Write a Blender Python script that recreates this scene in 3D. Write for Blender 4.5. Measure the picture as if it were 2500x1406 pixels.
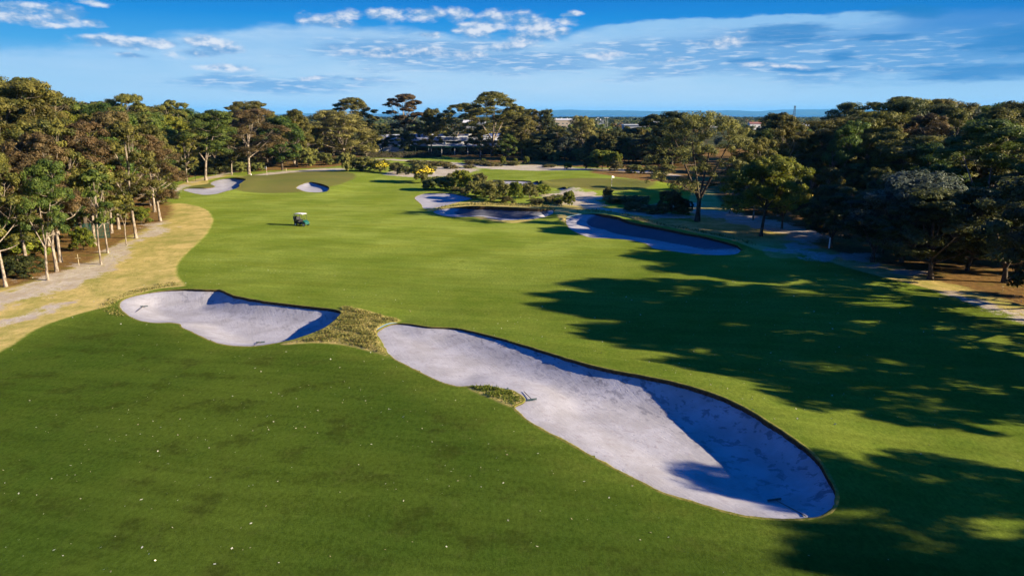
import bpy, math, random
import numpy as np
from math import radians, sin, cos, pi, atan2, asin, sqrt

for o in list(bpy.data.objects): bpy.data.objects.remove(o)
scene = bpy.context.scene
COL = scene.collection

# ------------------------------------------------------------------ camera
CAM_Z = 17.0
F = 1667.0                      # focal length in pixels of the 2500 px wide photograph
PITCH = math.atan(425.0 / F)    # horizon lies 425 px above the picture centre
cam_d = bpy.data.cameras.new('camera'); cam = bpy.data.objects.new('camera', cam_d); COL.objects.link(cam)
cam_d.sensor_width = 36.0; cam_d.lens = 36.0 * F / 2500.0; cam_d.sensor_fit = 'HORIZONTAL'
cam_d.clip_start = 0.5; cam_d.clip_end = 90000.0
cam.location = (0, 0, CAM_Z); cam.rotation_euler = (pi / 2 - PITCH, 0, 0)
scene.camera = cam

# ------------------------------------------------------------------ exposure
scene.view_settings.view_transform = 'Standard'; scene.view_settings.look = 'None'
scene.view_settings.gamma = 1.0; scene.view_settings.exposure = 1.6
EXPO = 2 ** 1.6
scene.cycles.use_denoising = True
scene.cycles.max_bounces = 5; scene.cycles.diffuse_bounces = 1; scene.cycles.glossy_bounces = 2
scene.cycles.transmission_bounces = 2; scene.cycles.transparent_max_bounces = 4; scene.cycles.volume_bounces = 0

SUN_EL = radians(19.5); SUN_A = radians(13.0)    # sun to the right and a little behind the camera
SUN_DIR = (cos(SUN_A) * cos(SUN_EL), -sin(SUN_A) * cos(SUN_EL), sin(SUN_EL))

def lin(r, g, b):
    f = lambda c: (c / 12.92) if c <= 0.04045 else ((c + 0.055) / 1.055) ** 2.4
    return (f(r / 255), f(g / 255), f(b / 255))

class NG:
    """small helper to write node trees"""
    def __init__(s, tree): s.t = tree; s.t.nodes.clear()
    def node(s, typ, **kw):
        n = s.t.nodes.new(typ)
        for k, v in kw.items(): setattr(n, k, v)
        return n
    def put(s, sock, v):
        if isinstance(v, bpy.types.NodeSocket): s.t.links.new(v, sock)
        elif v is not None:
            if hasattr(sock, 'default_value'):
                dv = sock.default_value
                if hasattr(dv, '__len__') and not hasattr(v, '__len__'): v = [v] * len(dv)
                if hasattr(dv, '__len__') and len(dv) == 4 and len(v) == 3: v = tuple(v) + (1,)
                sock.default_value = v
    def m(s, op, a, b=None, c=None, clamp=False):
        n = s.node('ShaderNodeMath', operation=op, use_clamp=clamp)
        for i, v in enumerate((a, b, c)):
            if v is not None: s.put(n.inputs[i], v)
        return n.outputs[0]
    def vm(s, op, a, b=None):
        n = s.node('ShaderNodeVectorMath', operation=op)
        s.put(n.inputs[0], a)
        if b is not None: s.put(n.inputs[1], b)
        return n.outputs['Value'] if op in ('LENGTH', 'DOT_PRODUCT') else n.outputs[0]
    def ss(s, x, a, b):
        n = s.node('ShaderNodeMapRange', interpolation_type='SMOOTHSTEP')
        s.put(n.inputs[0], x); n.inputs[1].default_value = a; n.inputs[2].default_value = b
        return n.outputs[0]
    def noise(s, vec, scale, detail=3.0, rough=0.55, dist=0.0):
        n = s.node('ShaderNodeTexNoise'); s.put(n.inputs['Vector'], vec)
        n.inputs['Scale'].default_value = scale; n.inputs['Detail'].default_value = detail
        n.inputs['Roughness'].default_value = rough; n.inputs['Distortion'].default_value = dist
        return n.outputs[0]
    def mix(s, f, a, b, blend='MIX'):
        n = s.node('ShaderNodeMix', data_type='RGBA', blend_type=blend)
        s.put(n.inputs[0], f); s.put(n.inputs[6], a); s.put(n.inputs[7], b)
        return n.outputs[2]
    def comb(s, x, y, z):
        n = s.node('ShaderNodeCombineXYZ')
        for i, v in enumerate((x, y, z)): s.put(n.inputs[i], v)
        return n.outputs[0]
    def sep(s, v):
        n = s.node('ShaderNodeSeparateXYZ'); s.put(n.inputs[0], v); return n.outputs
    def ramp(s, f, stops, interp='LINEAR'):
        n = s.node('ShaderNodeValToRGB'); s.put(n.inputs[0], f); cr = n.color_ramp; cr.interpolation = interp
        while len(cr.elements) < len(stops): cr.elements.new(0.5)
        for e, (p, c) in zip(cr.elements, stops): e.position = p; e.color = tuple(c)[:3] + (1,)
        return n.outputs[0]
    def attr(s, name):
        n = s.node('ShaderNodeAttribute', attribute_name=name); return n.outputs['Fac']
    def link(s, a, b): s.t.links.new(a, b)

# pixel of the photograph -> direction in the world
def pix_dir(px, py):
    xr = (px - 1250.0) / F; yr = (703.0 - py) / F
    d = np.array([xr, cos(PITCH) + yr * sin(PITCH), -sin(PITCH) + yr * cos(PITCH)])
    return d / np.linalg.norm(d)

# ------------------------------------------------------------------ world: daylight sky with clouds
world = bpy.data.worlds.new('World'); scene.world = world; world.use_nodes = True
g = NG(world.node_tree)
SKY_STRENGTH = 0.1
sky = g.node('ShaderNodeTexSky', sky_type='NISHITA', sun_disc=False)
sky.sun_elevation = SUN_EL; sky.sun_rotation = atan2(SUN_DIR[0], SUN_DIR[1]); sky.altitude = 40
tc = g.node('ShaderNodeTexCoord'); D = tc.outputs['Generated']
dx, dy, dz = g.sep(D)
az = g.m('ARCTAN2', dx, dy); el = g.m('ARCSINE', dz)
K = 1.0 / (EXPO * SKY_STRENGTH)
def sc_(c, k=K): return tuple(v * k for v in c)
L_ = lambda r, g_, b: sc_(lin(r, g_, b))
elr = g.m('MULTIPLY', g.m('MAXIMUM', el, 0.0), 1 / 1.0)
clear = g.ramp(elr, [(0.0, lin(176, 214, 243)), (0.045, lin(150, 203, 241)), (0.085, lin(70, 166, 230)), (0.125, lin(16, 140, 222)),
                     (0.165, lin(2, 110, 205)), (0.30, lin(0, 94, 208)), (0.6, lin(0, 84, 202)), (1.0, lin(0, 80, 198))])
right = g.m('MULTIPLY', g.ss(az, 0.05, 0.75), g.ss(el, 0.02, 0.09))
clear = g.mix(g.m('MULTIPLY', right, 0.75), clear, lin(0, 112, 196))
P2 = g.comb(g.m('MULTIPLY', az, 1.0), g.m('MULTIPLY', el, 3.2), 0.0)
nA = g.noise(P2, 5.0, 6, 0.6)
nB = g.noise(P2, 20.0, 4, 0.5)
P4 = g.comb(az, g.m('MULTIPLY', el, 1.9), 1.0)
nE = g.noise(P4, 27.0, 4, 0.55)
nEu = g.noise(g.vm('ADD', P4, (0.005, 0.010, 0)), 27.0, 4, 0.55)
nBu = g.noise(g.vm('ADD', P2, (0.006, 0.013, 0)), 20.0, 4, 0.5)
P3 = g.comb(g.m('MULTIPLY', az, 1.0), g.m('MULTIPLY', el, 7.0), 3.0)
nC = g.noise(P3, 9.0, 6, 0.62)
# the high thin veil: its upper edge rises to the right
def azel(px, py):
    d = pix_dir(px, py); return atan2(d[0], d[1]), asin(d[2])
edge = g.ramp(g.m('MULTIPLY_ADD', az, 0.7, 0.5), [((azel(x, y)[0]) * 0.7 + 0.5, (azel(x, y)[1] * 5,) * 3) for x, y in
              [(0, 120), (280, 92), (560, 66), (760, 50), (1000, 66), (1290, 100), (1420, 66), (1640, 44), (1900, 34), (2120, 26), (2500, 6)]])
edge = g.m('MULTIPLY', g.sep(edge)[0], 0.2)
under = g.m('ADD', g.m('SUBTRACT', edge, el), g.m('MULTIPLY', g.m('SUBTRACT', nB, 0.5), 0.022))
veil = g.m('MULTIPLY', g.ss(under, -0.002, 0.014), g.m('MULTIPLY', g.m('MULTIPLY_ADD', nC, 0.9, 0.34), g.m('MULTIPLY_ADD', nA, 1.1, 0.5)), clamp=True)
veil = g.m('MULTIPLY', veil, g.m('SUBTRACT', 1.0, g.m('MULTIPLY', g.ss(az, 0.15, 0.60), 0.88)), clamp=True)
vcol = g.mix(g.ss(az, -0.6, -0.1), g.mix(g.ss(el, 0.0, 0.1), lin(172, 211, 241), lin(168, 209, 245)), lin(188, 219, 244))
skyc = g.mix(g.m('MULTIPLY', veil, 0.92), clear, vcol)
strip = g.m('MULTIPLY', g.m('MULTIPLY', g.ss(under, 0.0, 0.005), g.m('SUBTRACT', 1.0, g.ss(under, 0.006, 0.03))), g.m('MULTIPLY', g.ss(az, 0.08, 0.15), g.m('SUBTRACT', 1.0, g.ss(az, 0.47, 0.51))))
skyc = g.mix(g.m('MULTIPLY', strip, 0.8), skyc, lin(150, 200, 240))
nw = g.node('ShaderNodeTexNoise'); g.put(nw.inputs['Vector'], P2); nw.inputs['Scale'].default_value = 11.0; nw.inputs['Detail'].default_value = 3.0
WARP = g.vm('ADD', g.comb(az, el, 0.0), g.vm('MULTIPLY', g.vm('SUBTRACT', nw.outputs[1], (0.5, 0.5, 0.5)), (0.085, 0.020, 0.0)))
def blobs(lst):
    out = None
    for (px, py, rx, ry) in lst:
        a, e = azel(px, py)
        q = g.vm('MULTIPLY', g.vm('SUBTRACT', WARP, (a, e, 0)), (F / rx, F / ry, 0))
        v = g.m('SUBTRACT', 1.0, g.vm('LENGTH', q))
        out = v if out is None else g.m('MAXIMUM', out, v)
    return out
# stippled flat cloud to the right and in the middle
flat = blobs([(1780, 130, 420, 62), (2150, 140, 330, 60), (1020, 125, 330, 36), (1260, 150, 330, 34), (720, 205, 260, 22)])
fm = g.ss(g.m('ADD', flat, g.m('MULTIPLY', g.m('SUBTRACT', nC, 0.5), 2.0)), -0.12, 0.62)
nD = g.noise(P3, 34.0, 3, 0.5)
fcol = g.mix(g.ss(nD, 0.48, 0.70), lin(96, 158, 216), g.mix(g.ss(az, 0.1, 0.6), lin(206, 221, 241), lin(168, 200, 232)))
skyc = g.mix(g.m('MULTIPLY', fm, 0.72), skyc, fcol)
# slate blue bars of cloud far right
dark = blobs([(2400, 172, 190, 26), (2490, 100, 130, 34), (1930, 86, 120, 30), (2220, 32, 110, 18), (2140, 96, 80, 10), (1830, 152, 70, 10), (2060, 138, 70, 10), (1960, 166, 80, 8)])
dm = g.ss(g.m('ADD', dark, g.m('MULTIPLY', g.m('SUBTRACT', nC, 0.5), 2.2)), 0.05, 0.75)
skyc = g.mix(g.m('MULTIPLY', dm, 0.7), skyc, lin(20, 126, 198))
# small heaped clouds
cum = blobs([(155, 40, 62, 22), (215, 50, 34, 12), (40, 40, 78, 16), (60, 20, 80, 12), (0, 22, 50, 14), (105, 60, 40, 10), (240, 8, 30, 8),
             (300, 100, 110, 17), (240, 92, 60, 10), (400, 104, 60, 14), (510, 100, 66, 20), (480, 128, 80, 14), (545, 118, 50, 16), (550, 165, 70, 12), (305, 132, 44, 8),
             (785, 48, 62, 20), (850, 36, 50, 14), (940, 34, 54, 18), (1020, 32, 66, 20), (1110, 36, 46, 18), (1060, 84, 30, 12),
             (1170, 68, 70, 30), (1215, 48, 50, 26), (1300, 60, 80, 32), (1385, 50, 40, 16), (1390, 32, 30, 8), (820, 60, 60, 12), (1330, 82, 60, 20), (1290, 96, 80, 14),
             (940, 122, 140, 16), (1050, 128, 130, 18), (1150, 130, 60, 14), (1230, 112, 90, 14), (900, 198, 46, 7), (780, 190, 40, 7), 
             (1760, 100, 100, 14), (1640, 150, 60, 9), (1900, 160, 80, 8), (2170, 166, 60, 9), (1480, 128, 60, 12)])
cm = g.ss(g.m('ADD', cum, g.m('MULTIPLY', g.m('SUBTRACT', nE, 0.5), 1.6)), -0.05, 0.72)
shade = g.m('MULTIPLY_ADD', g.m('SUBTRACT', nE, nEu), 4.5, 0.45, clamp=True)
ccol = g.ramp(shade, [(0.05, lin(112, 164, 216)), (0.4, lin(160, 190, 224)), (0.7, lin(200, 214, 235)), (1.0, lin(232, 237, 245))])
skyc = g.mix(g.m('MULTIPLY', cm, 0.88), skyc, ccol)
skyc = g.vm('SCALE', skyc); skyc.node.inputs['Scale'].default_value = K
final = g.mix(0.006, skyc, sky.outputs[0])
bg = g.node('ShaderNodeBackground'); g.put(bg.inputs[0], final); bg.inputs[1].default_value = SKY_STRENGTH
wo = g.node('ShaderNodeOutputWorld'); g.link(bg.outputs[0], wo.inputs[0])
world.cycles.sampling_method = 'MANUAL'; world.cycles.sample_map_resolution = 512

# ------------------------------------------------------------------ sun
sd = bpy.data.lights.new('sun', 'SUN'); sd.energy = 5.0; sd.angle = radians(0.5); sd.color = (1.0, 0.84, 0.60)
so = bpy.data.objects.new('sun', sd); COL.objects.link(so)
from mathutils import Vector
so.rotation_euler = Vector(SUN_DIR).to_track_quat('Z', 'Y').to_euler()
so.location = (80, -40, 60)

# ------------------------------------------------------------------ object helpers
def mesh_np(name, V, faces, mat=None, smooth=False, fattr=None, vattr=None):
    """faces: (m,k) int array or list of such arrays"""
    me = bpy.data.meshes.new(name)
    fl = faces if isinstance(faces, list) else [faces]
    fl = [np.asarray(f, dtype=np.int32) for f in fl if len(f)]
    V = np.asarray(V, dtype=np.float32)
    loops = np.concatenate([f.ravel() for f in fl]); tot = np.concatenate([np.full(len(f), f.shape[1], np.int32) for f in fl])
    start = np.concatenate([[0], np.cumsum(tot)[:-1]]).astype(np.int32)
    me.vertices.add(len(V)); me.vertices.foreach_set('co', V.ravel())
    me.loops.add(len(loops)); me.loops.foreach_set('vertex_index', loops.astype(np.int32))
    me.polygons.add(len(tot)); me.polygons.foreach_set('loop_start', start); me.polygons.foreach_set('loop_total', tot)
    me.polygons.foreach_set('use_smooth', np.full(len(tot), smooth, dtype=bool))
    for dom, d in (('FACE', fattr), ('POINT', vattr)):
        for k, v in (d or {}).items():
            a = me.attributes.new(k, 'FLOAT', dom); a.data.foreach_set('value', np.asarray(v, dtype=np.float32))
    me.update(calc_edges=True)
    if mat: me.materials.append(mat)
    return me

def tag(o, label=None, cat=None, group=None, kind=None):
    if label: o['label'] = label
    if cat: o['category'] = cat
    if group: o['group'] = group
    if kind: o['kind'] = kind
    return o
def empty(name, loc, rz=0.0):
    o = bpy.data.objects.new(name, None); o.empty_display_size = 0.2
    COL.objects.link(o); o.location = loc; o.rotation_euler = (0, 0, rz); return o
def link(name, me, parent=None):
    o = bpy.data.objects.new(name, me); COL.objects.link(o); o.parent = parent; return o

class MB:
    def __init__(s): s.V = []; s.F = []
    def add(s, V, Fc):
        n = len(s.V); s.V += [tuple(v) for v in V]; s.F += [tuple(i + n for i in f) for f in Fc]
    def box(s, c, d, rz=0.0, ry=0.0):
        hx, hy, hz = d[0] / 2, d[1] / 2, d[2] / 2; V = []
        for x in (-hx, hx):
            for y in (-hy, hy):
                for z in (-hz, hz):
                    xx, zz = x * cos(ry) + z * sin(ry), -x * sin(ry) + z * cos(ry)
                    V.append((c[0] + xx * cos(rz) - y * sin(rz), c[1] + xx * sin(rz) + y * cos(rz), c[2] + zz))
        s.add(V, [(0, 1, 3, 2), (4, 6, 7, 5), (0, 4, 5, 1), (2, 3, 7, 6), (0, 2, 6, 4), (1, 5, 7, 3)]); return s
    def tube(s, p0, p1, r, n=8, r2=None):
        p0, p1 = Vector(p0), Vector(p1); d = (p1 - p0).normalized()
        a = d.orthogonal().normalized(); b = d.cross(a); r2 = r if r2 is None else r2
        V = []
        for p, rr in ((p0, r), (p1, r2)):
            for i in range(n):
                t = 2 * pi * i / n; V.append(p + a * rr * cos(t) + b * rr * sin(t))
        s.add(V, [(i, (i + 1) % n, n + (i + 1) % n, n + i) for i in range(n)] + [tuple(range(n))[::-1], tuple(range(n, 2 * n))]); return s
    def prism(s, prof, y0, y1):
        n = len(prof); V = [(x, y0, z) for x, z in prof] + [(x, y1, z) for x, z in prof]
        s.add(V, [(i, (i + 1) % n, n + (i + 1) % n, n + i) for i in range(n)] + [tuple(range(n))[::-1], tuple(range(n, 2 * n))]); return s
    def lathe(s, prof, c=(0, 0, 0), n=12, axis='z'):
        V = []; k = len(prof)
        for r, h in prof:
            for i in range(n):
                t = 2 * pi * i / n
                V.append((c[0] + r * cos(t), c[1] + r * sin(t), c[2] + h) if axis == 'z' else (c[0] + r * cos(t), c[1] + h, c[2] + r * sin(t)))
        Fc = [(j * n + i, j * n + (i + 1) % n, (j + 1) * n + (i + 1) % n, (j + 1) * n + i) for j in range(k - 1) for i in range(n)]
        Fc += [tuple(range(n))[::-1], tuple(range((k - 1) * n, k * n))]
        s.add(V, Fc); return s
    def mesh(s, name, mat, bevel=0.0, smooth=False):
        me = bpy.data.meshes.new(name); me.from_pydata(s.V, [], s.F); me.update()
        import bmesh
        bm = bmesh.new(); bm.from_mesh(me)
        bmesh.ops.recalc_face_normals(bm, faces=bm.faces)
        if bevel: bmesh.ops.bevel(bm, geom=list(bm.edges), offset=bevel, segments=2, affect='EDGES', clamp_overlap=True)
        bm.to_mesh(me); bm.free()
        if smooth: me.polygons.foreach_set('use_smooth', [True] * len(me.polygons))
        if mat: me.materials.append(mat)
        return me
    def build(s, name, mat, parent=None, bevel=0.0, smooth=False): return link(name, s.mesh(name, mat, bevel, smooth), parent)

# ------------------------------------------------------------------ materials
def new_mat(name):
    m = bpy.data.materials.new(name); m.use_nodes = True; return m, NG(m.node_tree)
def finish(g, col, rough=0.8, spec=0.3, bump=None, bstr=0.3, bdist=0.05, metal=0.0):
    b = g.node('ShaderNodeBsdfPrincipled'); g.put(b.inputs['Base Color'], col); g.put(b.inputs['Roughness'], rough)
    b.inputs['Specular IOR Level'].default_value = spec; b.inputs['Metallic'].default_value = metal
    if bump is not None:
        bn = g.node('ShaderNodeBump'); bn.inputs['Strength'].default_value = bstr; bn.inputs['Distance'].default_value = bdist
        g.put(bn.inputs['Height'], bump); g.link(bn.outputs[0], b.inputs['Normal'])
    o = g.node('ShaderNodeOutputMaterial'); g.link(b.outputs[0], o.inputs[0]); return b
def simple(name, c, rough=0.6, spec=0.4, var=0.15, scale=6.0, metal=0.0):
    m, g = new_mat(name)
    tcn = g.node('ShaderNodeTexCoord')
    n = g.noise(tcn.outputs['Object'], scale, 4, 0.6)
    col = g.mix(g.ss(n, 0.3, 0.7), tuple(v * (1 - var) for v in c), tuple(min(1, v * (1 + var)) for v in c))
    finish(g, col, g.m('MULTIPLY_ADD', n, 0.2, rough - 0.1), spec, metal=metal); return m

def terrain_material():
    m, g = new_mat('course_ground')
    geo = g.node('ShaderNodeNewGeometry'); P = geo.outputs['Position']
    n8 = g.noise(P, 0.09, 4, 0.6); n2 = g.noise(P, 0.38, 4, 0.62); n05 = g.noise(P, 1.7, 4, 0.6); fine = g.noise(P, 9.0, 3, 0.7); vf = g.noise(P, 34.0, 2, 0.7)
    px, py, pz = g.sep(P)
    # mown fairway: bleached and greener areas, worn blotches, faint mowing drift
    Pm = g.comb(g.m('MULTIPLY_ADD', px, 0.25, g.m('MULTIPLY', py, 0.1)), g.m('MULTIPLY', py, 0.9), 0.0)
    nm = g.noise(Pm, 0.35, 4, 0.6)
    fair = g.mix(g.ss(n8, 0.32, 0.68), (0.138, 0.190, 0.022), (0.212, 0.262, 0.044))
    fair = g.mix(g.m('MULTIPLY', g.ss(nm, 0.42, 0.72), 0.55), fair, (0.165, 0.190, 0.018))
    blot = g.m('MULTIPLY', g.ss(n2, 0.58, 0.74), g.ss(n8, 0.38, 0.62))
    fair = g.mix(g.m('MULTIPLY', blot, 0.55), fair, (0.080, 0.105, 0.010))
    # darker green turf on the near side of the front bunkers
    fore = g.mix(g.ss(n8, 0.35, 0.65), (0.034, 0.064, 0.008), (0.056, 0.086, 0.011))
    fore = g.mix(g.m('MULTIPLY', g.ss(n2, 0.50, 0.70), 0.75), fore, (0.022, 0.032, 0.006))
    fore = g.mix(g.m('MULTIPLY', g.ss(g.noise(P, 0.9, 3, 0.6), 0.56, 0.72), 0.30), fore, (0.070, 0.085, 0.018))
    wob = g.m('MULTIPLY', g.m('SUBTRACT', n05, 0.5), 1.6)
    wob2 = g.m('ADD', wob, g.m('MULTIPLY', g.m('SUBTRACT', n2, 0.5), 5.0))
    def zone(name, w, soft, wb=None):
        d = g.attr(name)
        if wb is not None: d = g.m('MULTIPLY_ADD', wb, w, d)
        return g.m('SUBTRACT', 1.0, g.ss(d, -soft, soft))
    near_ = g.m('MULTIPLY', g.m('SUBTRACT', 1.0, g.ss(g.m('MULTIPLY_ADD', g.m('SUBTRACT', n8, 0.5), 60.0, py), 42.0, 112.0)), 0.85)  # fairway darkened towards the camera: view-angle brightness of grass put into the colour
    fair = g.mix(near_, fair, g.mix(g.ss(n2, 0.35, 0.68), (0.082, 0.126, 0.014), (0.116, 0.150, 0.020)))
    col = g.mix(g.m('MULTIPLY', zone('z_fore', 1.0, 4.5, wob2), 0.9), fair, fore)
    speck = g.m('ADD', g.m('MULTIPLY_ADD', fine, 0.8, 0.2), g.m('MULTIPLY', vf, 0.8))
    col = g.mix(1.0, col, g.comb(speck, speck, speck), 'MULTIPLY')
    tuft = g.noise(g.comb(g.m('MULTIPLY', px, 1.0), g.m('MULTIPLY', py, 0.55), 0.0), 4.5, 4, 0.75)
    tk = g.m('MULTIPLY_ADD', g.ss(tuft, 0.30, 0.70), 0.44, 0.78)
    col = g.mix(1.0, col, g.comb(tk, g.m('MULTIPLY_ADD', tk, 0.9, 0.1), tk), 'MULTIPLY')
    lines = g.noise(g.comb(g.m('MULTIPLY_ADD', px, 0.10, g.m('MULTIPLY', py, 0.02)), g.m('MULTIPLY_ADD', py, 1.3, g.m('MULTIPLY', px, 0.25)), 5.0), 0.9, 3, 0.6)
    lk = g.m('MULTIPLY_ADD', g.ss(lines, 0.36, 0.64), 0.16, 0.92)
    col = g.mix(1.0, col, g.comb(lk, lk, lk), 'MULTIPLY')
    # putting surfaces
    gr = g.mix(g.ss(n8, 0.3, 0.7), (0.150, 0.142, 0.040), (0.120, 0.131, 0.032))
    col = g.mix(zone('z_green', 0.3, 0.8, wob), col, gr)
    # dry rough, straw to green
    ro = g.mix(g.ss(n2, 0.36, 0.64), (0.50, 0.375, 0.13), (0.31, 0.27, 0.07))
    ro = g.mix(g.m('MULTIPLY', g.ss(n05, 0.5, 0.72), 0.5), ro, (0.14, 0.17, 0.03))
    ro = g.mix(g.m('MULTIPLY', g.ss(fine, 0.45, 0.75), 0.45), ro, (0.54, 0.45, 0.22))
    ro = g.mix(g.m('MULTIPLY', g.ss(n8, 0.5, 0.66), 0.40), ro, (0.16, 0.19, 0.035))
    zr = zone('z_rough', 0.10, 0.28, wob2)
    col = g.mix(zr, col, ro)
    # woodland floor
    mu = g.mix(g.ss(n05, 0.35, 0.65), (0.13, 0.075, 0.030), (0.21, 0.125, 0.045))
    mu = g.mix(g.m('MULTIPLY', g.ss(n2, 0.5, 0.68), 0.6), mu, (0.10, 0.105, 0.022))
    mu = g.mix(g.m('MULTIPLY', g.ss(fine, 0.52, 0.72), 0.5), mu, (0.30, 0.20, 0.09))
    col = g.mix(zone('z_mulch', 0.8, 0.9, wob2), col, mu)
    # bare sandy ground
    sa = g.mix(g.ss(n2, 0.35, 0.65), (0.38, 0.32, 0.25), (0.50, 0.44, 0.37))
    sa = g.mix(g.m('MULTIPLY', g.ss(fine, 0.48, 0.7), 0.45), sa, (0.22, 0.18, 0.125))
    sa = g.mix(g.m('MULTIPLY', g.ss(n05, 0.60, 0.72), 0.6), sa, (0.17, 0.14, 0.05))
    col = g.mix(g.m('MULTIPLY', zone('z_sand', 1.0, 0.5, g.m('MULTIPLY_ADD', g.m('SUBTRACT', fine, 0.5), 4.0, g.m('MULTIPLY_ADD', g.m('SUBTRACT', g.noise(P, 0.16, 2, 0.5), 0.5), 6.0, g.m('MULTIPLY', wob2, 1.6)))), g.m('SUBTRACT', 1.0, g.m('MULTIPLY', g.ss(g.m('MULTIPLY_ADD', n05, 0.5, g.m('MULTIPLY', fine, 0.5)), 0.48, 0.61), 0.45))), col, sa)
    # beyond the course: gardens, roads and paddocks
    far = g.mix(g.ss(g.noise(P, 0.02, 5, 0.65), 0.4, 0.62), (0.030, 0.040, 0.014), (0.085, 0.085, 0.045))
    col = g.mix(g.ss(py, 335.0, 380.0), col, far)
    hgt = g.m('ADD', g.m('MULTIPLY', fine, 0.5), g.m('ADD', g.m('MULTIPLY', vf, 0.5), g.m('MULTIPLY', g.m('MULTIPLY', n05, zr), 2.0)))
    finish(g, col, 1.0, 0.0, hgt, 0.5, 0.07); return m

def sand_material():
    m, g = new_mat('bunker_sand')
    geo = g.node('ShaderNodeNewGeometry'); P = geo.outputs['Position']; px, py, pz = g.sep(P)
    n = g.noise(P, 0.5, 5, 0.6); n2 = g.noise(P, 2.3, 5, 0.65, 0.4); f = g.noise(P, 14.0, 3, 0.7)
    # faint rake furrows running across the slope
    fur = g.noise(g.comb(g.m('ADD', g.m('MULTIPLY', px, 5.5), g.m('MULTIPLY', py, 3.0)), g.m('MULTIPLY_ADD', py, 0.5, g.m('MULTIPLY', px, -0.9)), 0.0), 1.0, 2, 0.5)
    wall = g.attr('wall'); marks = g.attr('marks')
    col = g.mix(g.ss(n, 0.34, 0.66), (0.290, 0.282, 0.295), (0.360, 0.355, 0.385))
    # floor: damp pinkish drag marks; face: dark crust of organic sand in patches
    drag = g.m('MULTIPLY', g.ss(n2, 0.52, 0.70), g.m('SUBTRACT', 1.0, wall))
    col = g.mix(g.m('MULTIPLY', drag, 0.50), col, (0.235, 0.205, 0.215))
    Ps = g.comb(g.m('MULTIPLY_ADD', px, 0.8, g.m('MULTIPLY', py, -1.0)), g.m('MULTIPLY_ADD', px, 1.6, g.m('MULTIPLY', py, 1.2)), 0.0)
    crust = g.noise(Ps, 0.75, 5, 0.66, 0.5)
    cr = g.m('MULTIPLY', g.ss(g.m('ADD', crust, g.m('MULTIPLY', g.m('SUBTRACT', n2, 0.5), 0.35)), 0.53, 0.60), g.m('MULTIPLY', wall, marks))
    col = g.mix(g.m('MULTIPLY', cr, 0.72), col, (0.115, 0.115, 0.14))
    crust_shade = g.m('MULTIPLY', g.ss(g.m('MULTIPLY_ADD', g.m('SUBTRACT', n2, 0.5), 0.35, g.attr('back')), 0.42, 0.60), g.attr('crust_shade'))  # back face: dark crust and the face's own shade put into the sand colour
    col = g.mix(crust_shade, col, (0.055, 0.062, 0.085))
    lit = g.m('MULTIPLY', g.ss(f, 0.62, 0.74), g.ss(n2, 0.45, 0.6))
    col = g.mix(g.m('MULTIPLY', lit, 0.45), col, (0.15, 0.125, 0.125))
    foot = g.node('ShaderNodeTexVoronoi'); g.put(foot.inputs['Vector'], g.vm('ADD', P, g.comb(n2, n, 0))); foot.inputs['Scale'].default_value = 2.6
    pit = g.m('MULTIPLY', g.m('SUBTRACT', 1.0, g.ss(foot.outputs['Distance'], 0.05, 0.22)), g.ss(n, 0.48, 0.60))
    h = g.m('ADD', g.m('MULTIPLY', f, 0.35), g.m('MULTIPLY', fur, 0.55))
    h = g.m('ADD', h, g.m('MULTIPLY', n2, 0.8)); h = g.m('SUBTRACT', h, g.m('MULTIPLY', pit, 1.1))
    finish(g, col, 0.95, 0.05, h, 0.5, 0.045); return m

def lip_material():
    m, g = new_mat('bunker_edge_turf')
    geo = g.node('ShaderNodeNewGeometry'); P = geo.outputs['Position']
    n = g.noise(P, 5.0, 4, 0.65); n1 = g.noise(P, 0.5, 3, 0.5)
    dep = g.attr('down')
    turf = g.mix(g.ss(n, 0.35, 0.65), (0.12, 0.13, 0.022), (0.22, 0.19, 0.05))
    earth = g.mix(g.ss(n, 0.35, 0.65), (0.030, 0.022, 0.014), (0.085, 0.055, 0.03))
    col = g.mix(g.ss(g.m('MULTIPLY_ADD', n, 0.3, dep), 0.35, 0.6), turf, earth)
    finish(g, col, 0.95, 0.05, n, 0.6, 0.06); return m

def leaf_material(name, c1, c2, c3=None, trans=0.42):
    m, g = new_mat(name)
    t = g.attr('tint'); oi = g.node('ShaderNodeObjectInfo')
    col = g.mix(g.ss(t, 0.15, 0.85), c1, c2)
    if c3: col = g.mix(g.ss(t, 0.86, 0.98), col, c3)
    hsv = g.node('ShaderNodeHueSaturation')
    g.put(hsv.inputs['Hue'], g.m('MULTIPLY_ADD', oi.outputs['Random'], 0.035, 0.4825))
    g.put(hsv.inputs['Value'], g.m('MULTIPLY_ADD', g.m('FRACT', g.m('MULTIPLY', oi.outputs['Random'], 7.31)), 0.42, 0.80))
    hsv.inputs['Saturation'].default_value = 1.0; g.put(hsv.inputs['Color'], col)
    b = g.node('ShaderNodeBsdfPrincipled'); g.put(b.inputs['Base Color'], hsv.outputs[0]); b.inputs['Roughness'].default_value = 0.55
    b.inputs['Specular IOR Level'].default_value = 0.22
    tr = g.node('ShaderNodeBsdfTranslucent'); g.put(tr.inputs[0], hsv.outputs[0])
    mx = g.node('ShaderNodeMixShader'); mx.inputs[0].default_value = trans
    g.link(b.outputs[0], mx.inputs[1]); g.link(tr.outputs[0], mx.inputs[2])
    o = g.node('ShaderNodeOutputMaterial'); g.link(mx.outputs[0], o.inputs[0]); return m
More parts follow.
